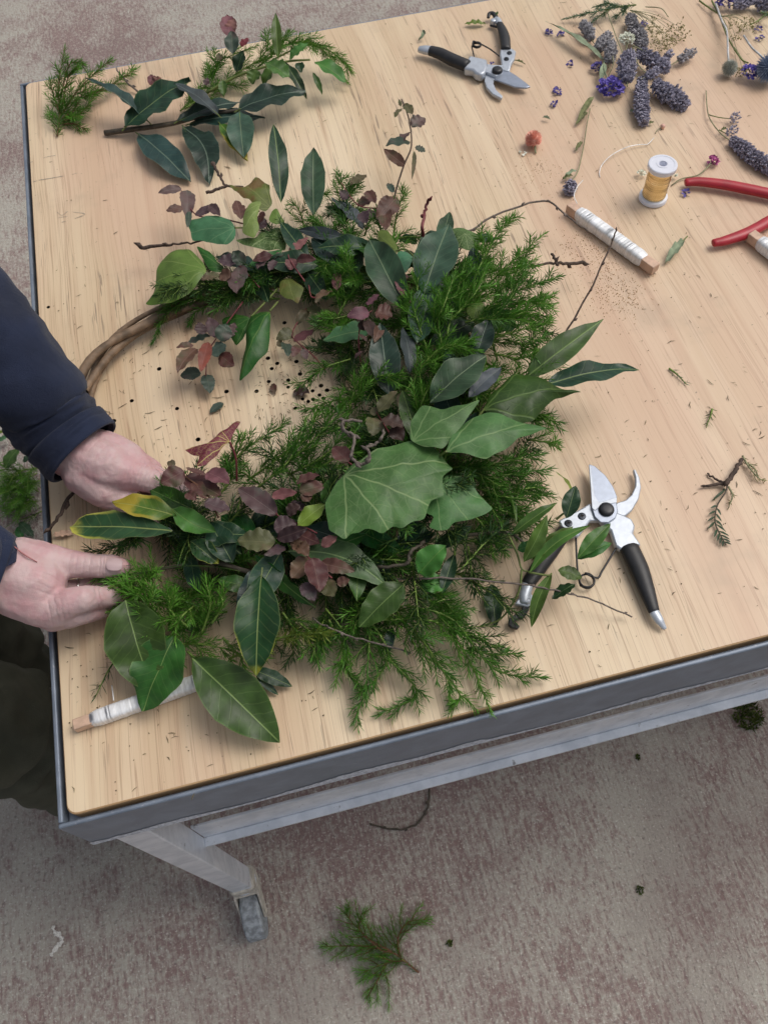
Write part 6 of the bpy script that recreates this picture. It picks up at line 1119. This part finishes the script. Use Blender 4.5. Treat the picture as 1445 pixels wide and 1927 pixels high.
tr = [[(V((-.335, .30, .95)), .14), (V((-.33, .30, .86)), .14)], [(V((-.33, .24, .90)), .115), (V((-.190, .225, .66)), .090), (V((-.175, .228, .46)), .072), (V((-.190, .228, .12)), .062)], [(V((-.335, .39, .90)), .115), (V((-.27, .42, .50)), .090), (V((-.31, .43, .12)), .078)]]
blob('trousers', 'olive_cloth', tr, .005, 5, person, lambda p: fold(.012, 15)(p) + .006*math.sin(38*p.z + 9*p.y + 6*noise.noise(p*7)))
for y in (.222, .43):
    X = .075 if y < .3 else -.010
    b_ = blob('boot', 'boot_olive', [[(V((-.30+X, y, .13)), .055), (V((-.29+X, y, .06)), .050), (V((-.235+X, y, .045)), .044), (V((-.185+X, y-.005, .042)), .042)], [(V((-.31+X, y, .045)), .042), (V((-.24+X, y, .04)), .042)]], .004, 4, person)
    pr = [V((-.355+X + .045*0, y, 0))]; ol = [(-.352, -.03), (-.355, 0), (-.352, .03), (-.30, .045), (-.24, .050), (-.18, .048), (-.150, .028), (-.144, 0), (-.152, -.03), (-.18, -.052), (-.24, -.052), (-.30, -.044)]
    MB().prism([V((x+X, y+q, 0)) for x, q in ol], .002, .018).build('sole', 'boot_sole', b_, bevel=.003)
blob('hair', 'hair_brown', [[(V((-.31, .30, 1.70)), .090), (V((-.295, .30, 1.715)), .088)], [(V((-.35, .30, 1.64)), .07), (V((-.34, .30, 1.70)), .08)]], .005, 3, person, fold(.006, 40))
# thumb nail, scratch, finger ring
def nail(c, d, wd, ln, name='nail'):
    d = d.normalized(); u = d.cross(V((0, 0, 1))).normalized(); n = u.cross(d); vs = []; fs = []
    for i in range(7):
        t = i/6; w_ = wd*(.85 + .25*math.sin(math.pi*min(1, t*.9+.1)))*(1 if i not in (0, 6) else .72)
        for j in range(-3, 4): s_ = j/3; vs.append(c + d*(ln*(t-.5)) + u*(w_*.5*s_) - n*(.0022*s_*s_) - n*(.0012*(t-.3)**2))
    fs = [(i*7+j, i*7+j+1, (i+1)*7+j+1, (i+1)*7+j) for i in range(6) for j in range(6)]
    return MB().add(vs, fs).build(name, 'nail', person, bevel=None)
nail(H(215, 1060, .0685), H(229, 1062, .067) - H(200, 1060, .069), .0125, .0150)
MB().tube(cat([H(25, 1027, .098), H(45, 1043, .1005), H(70, 1058, .094)], 6), [.0004, .0009, .0005], 5).build('scratch', 'scratch', person, bevel=None)
rc = H(150, 1107, .034); rd_ = (H(180, 1103, .030) - H(140, 1108, .034)).normalized(); u, v = frame(rd_); MB().tube([rc + u*(.0112*math.cos(a*.2618)) + v*(.0112*math.sin(a*.2618)) for a in range(25)], .0011, 8, caps=False).build('finger_ring', 'silver', person, bevel=None)
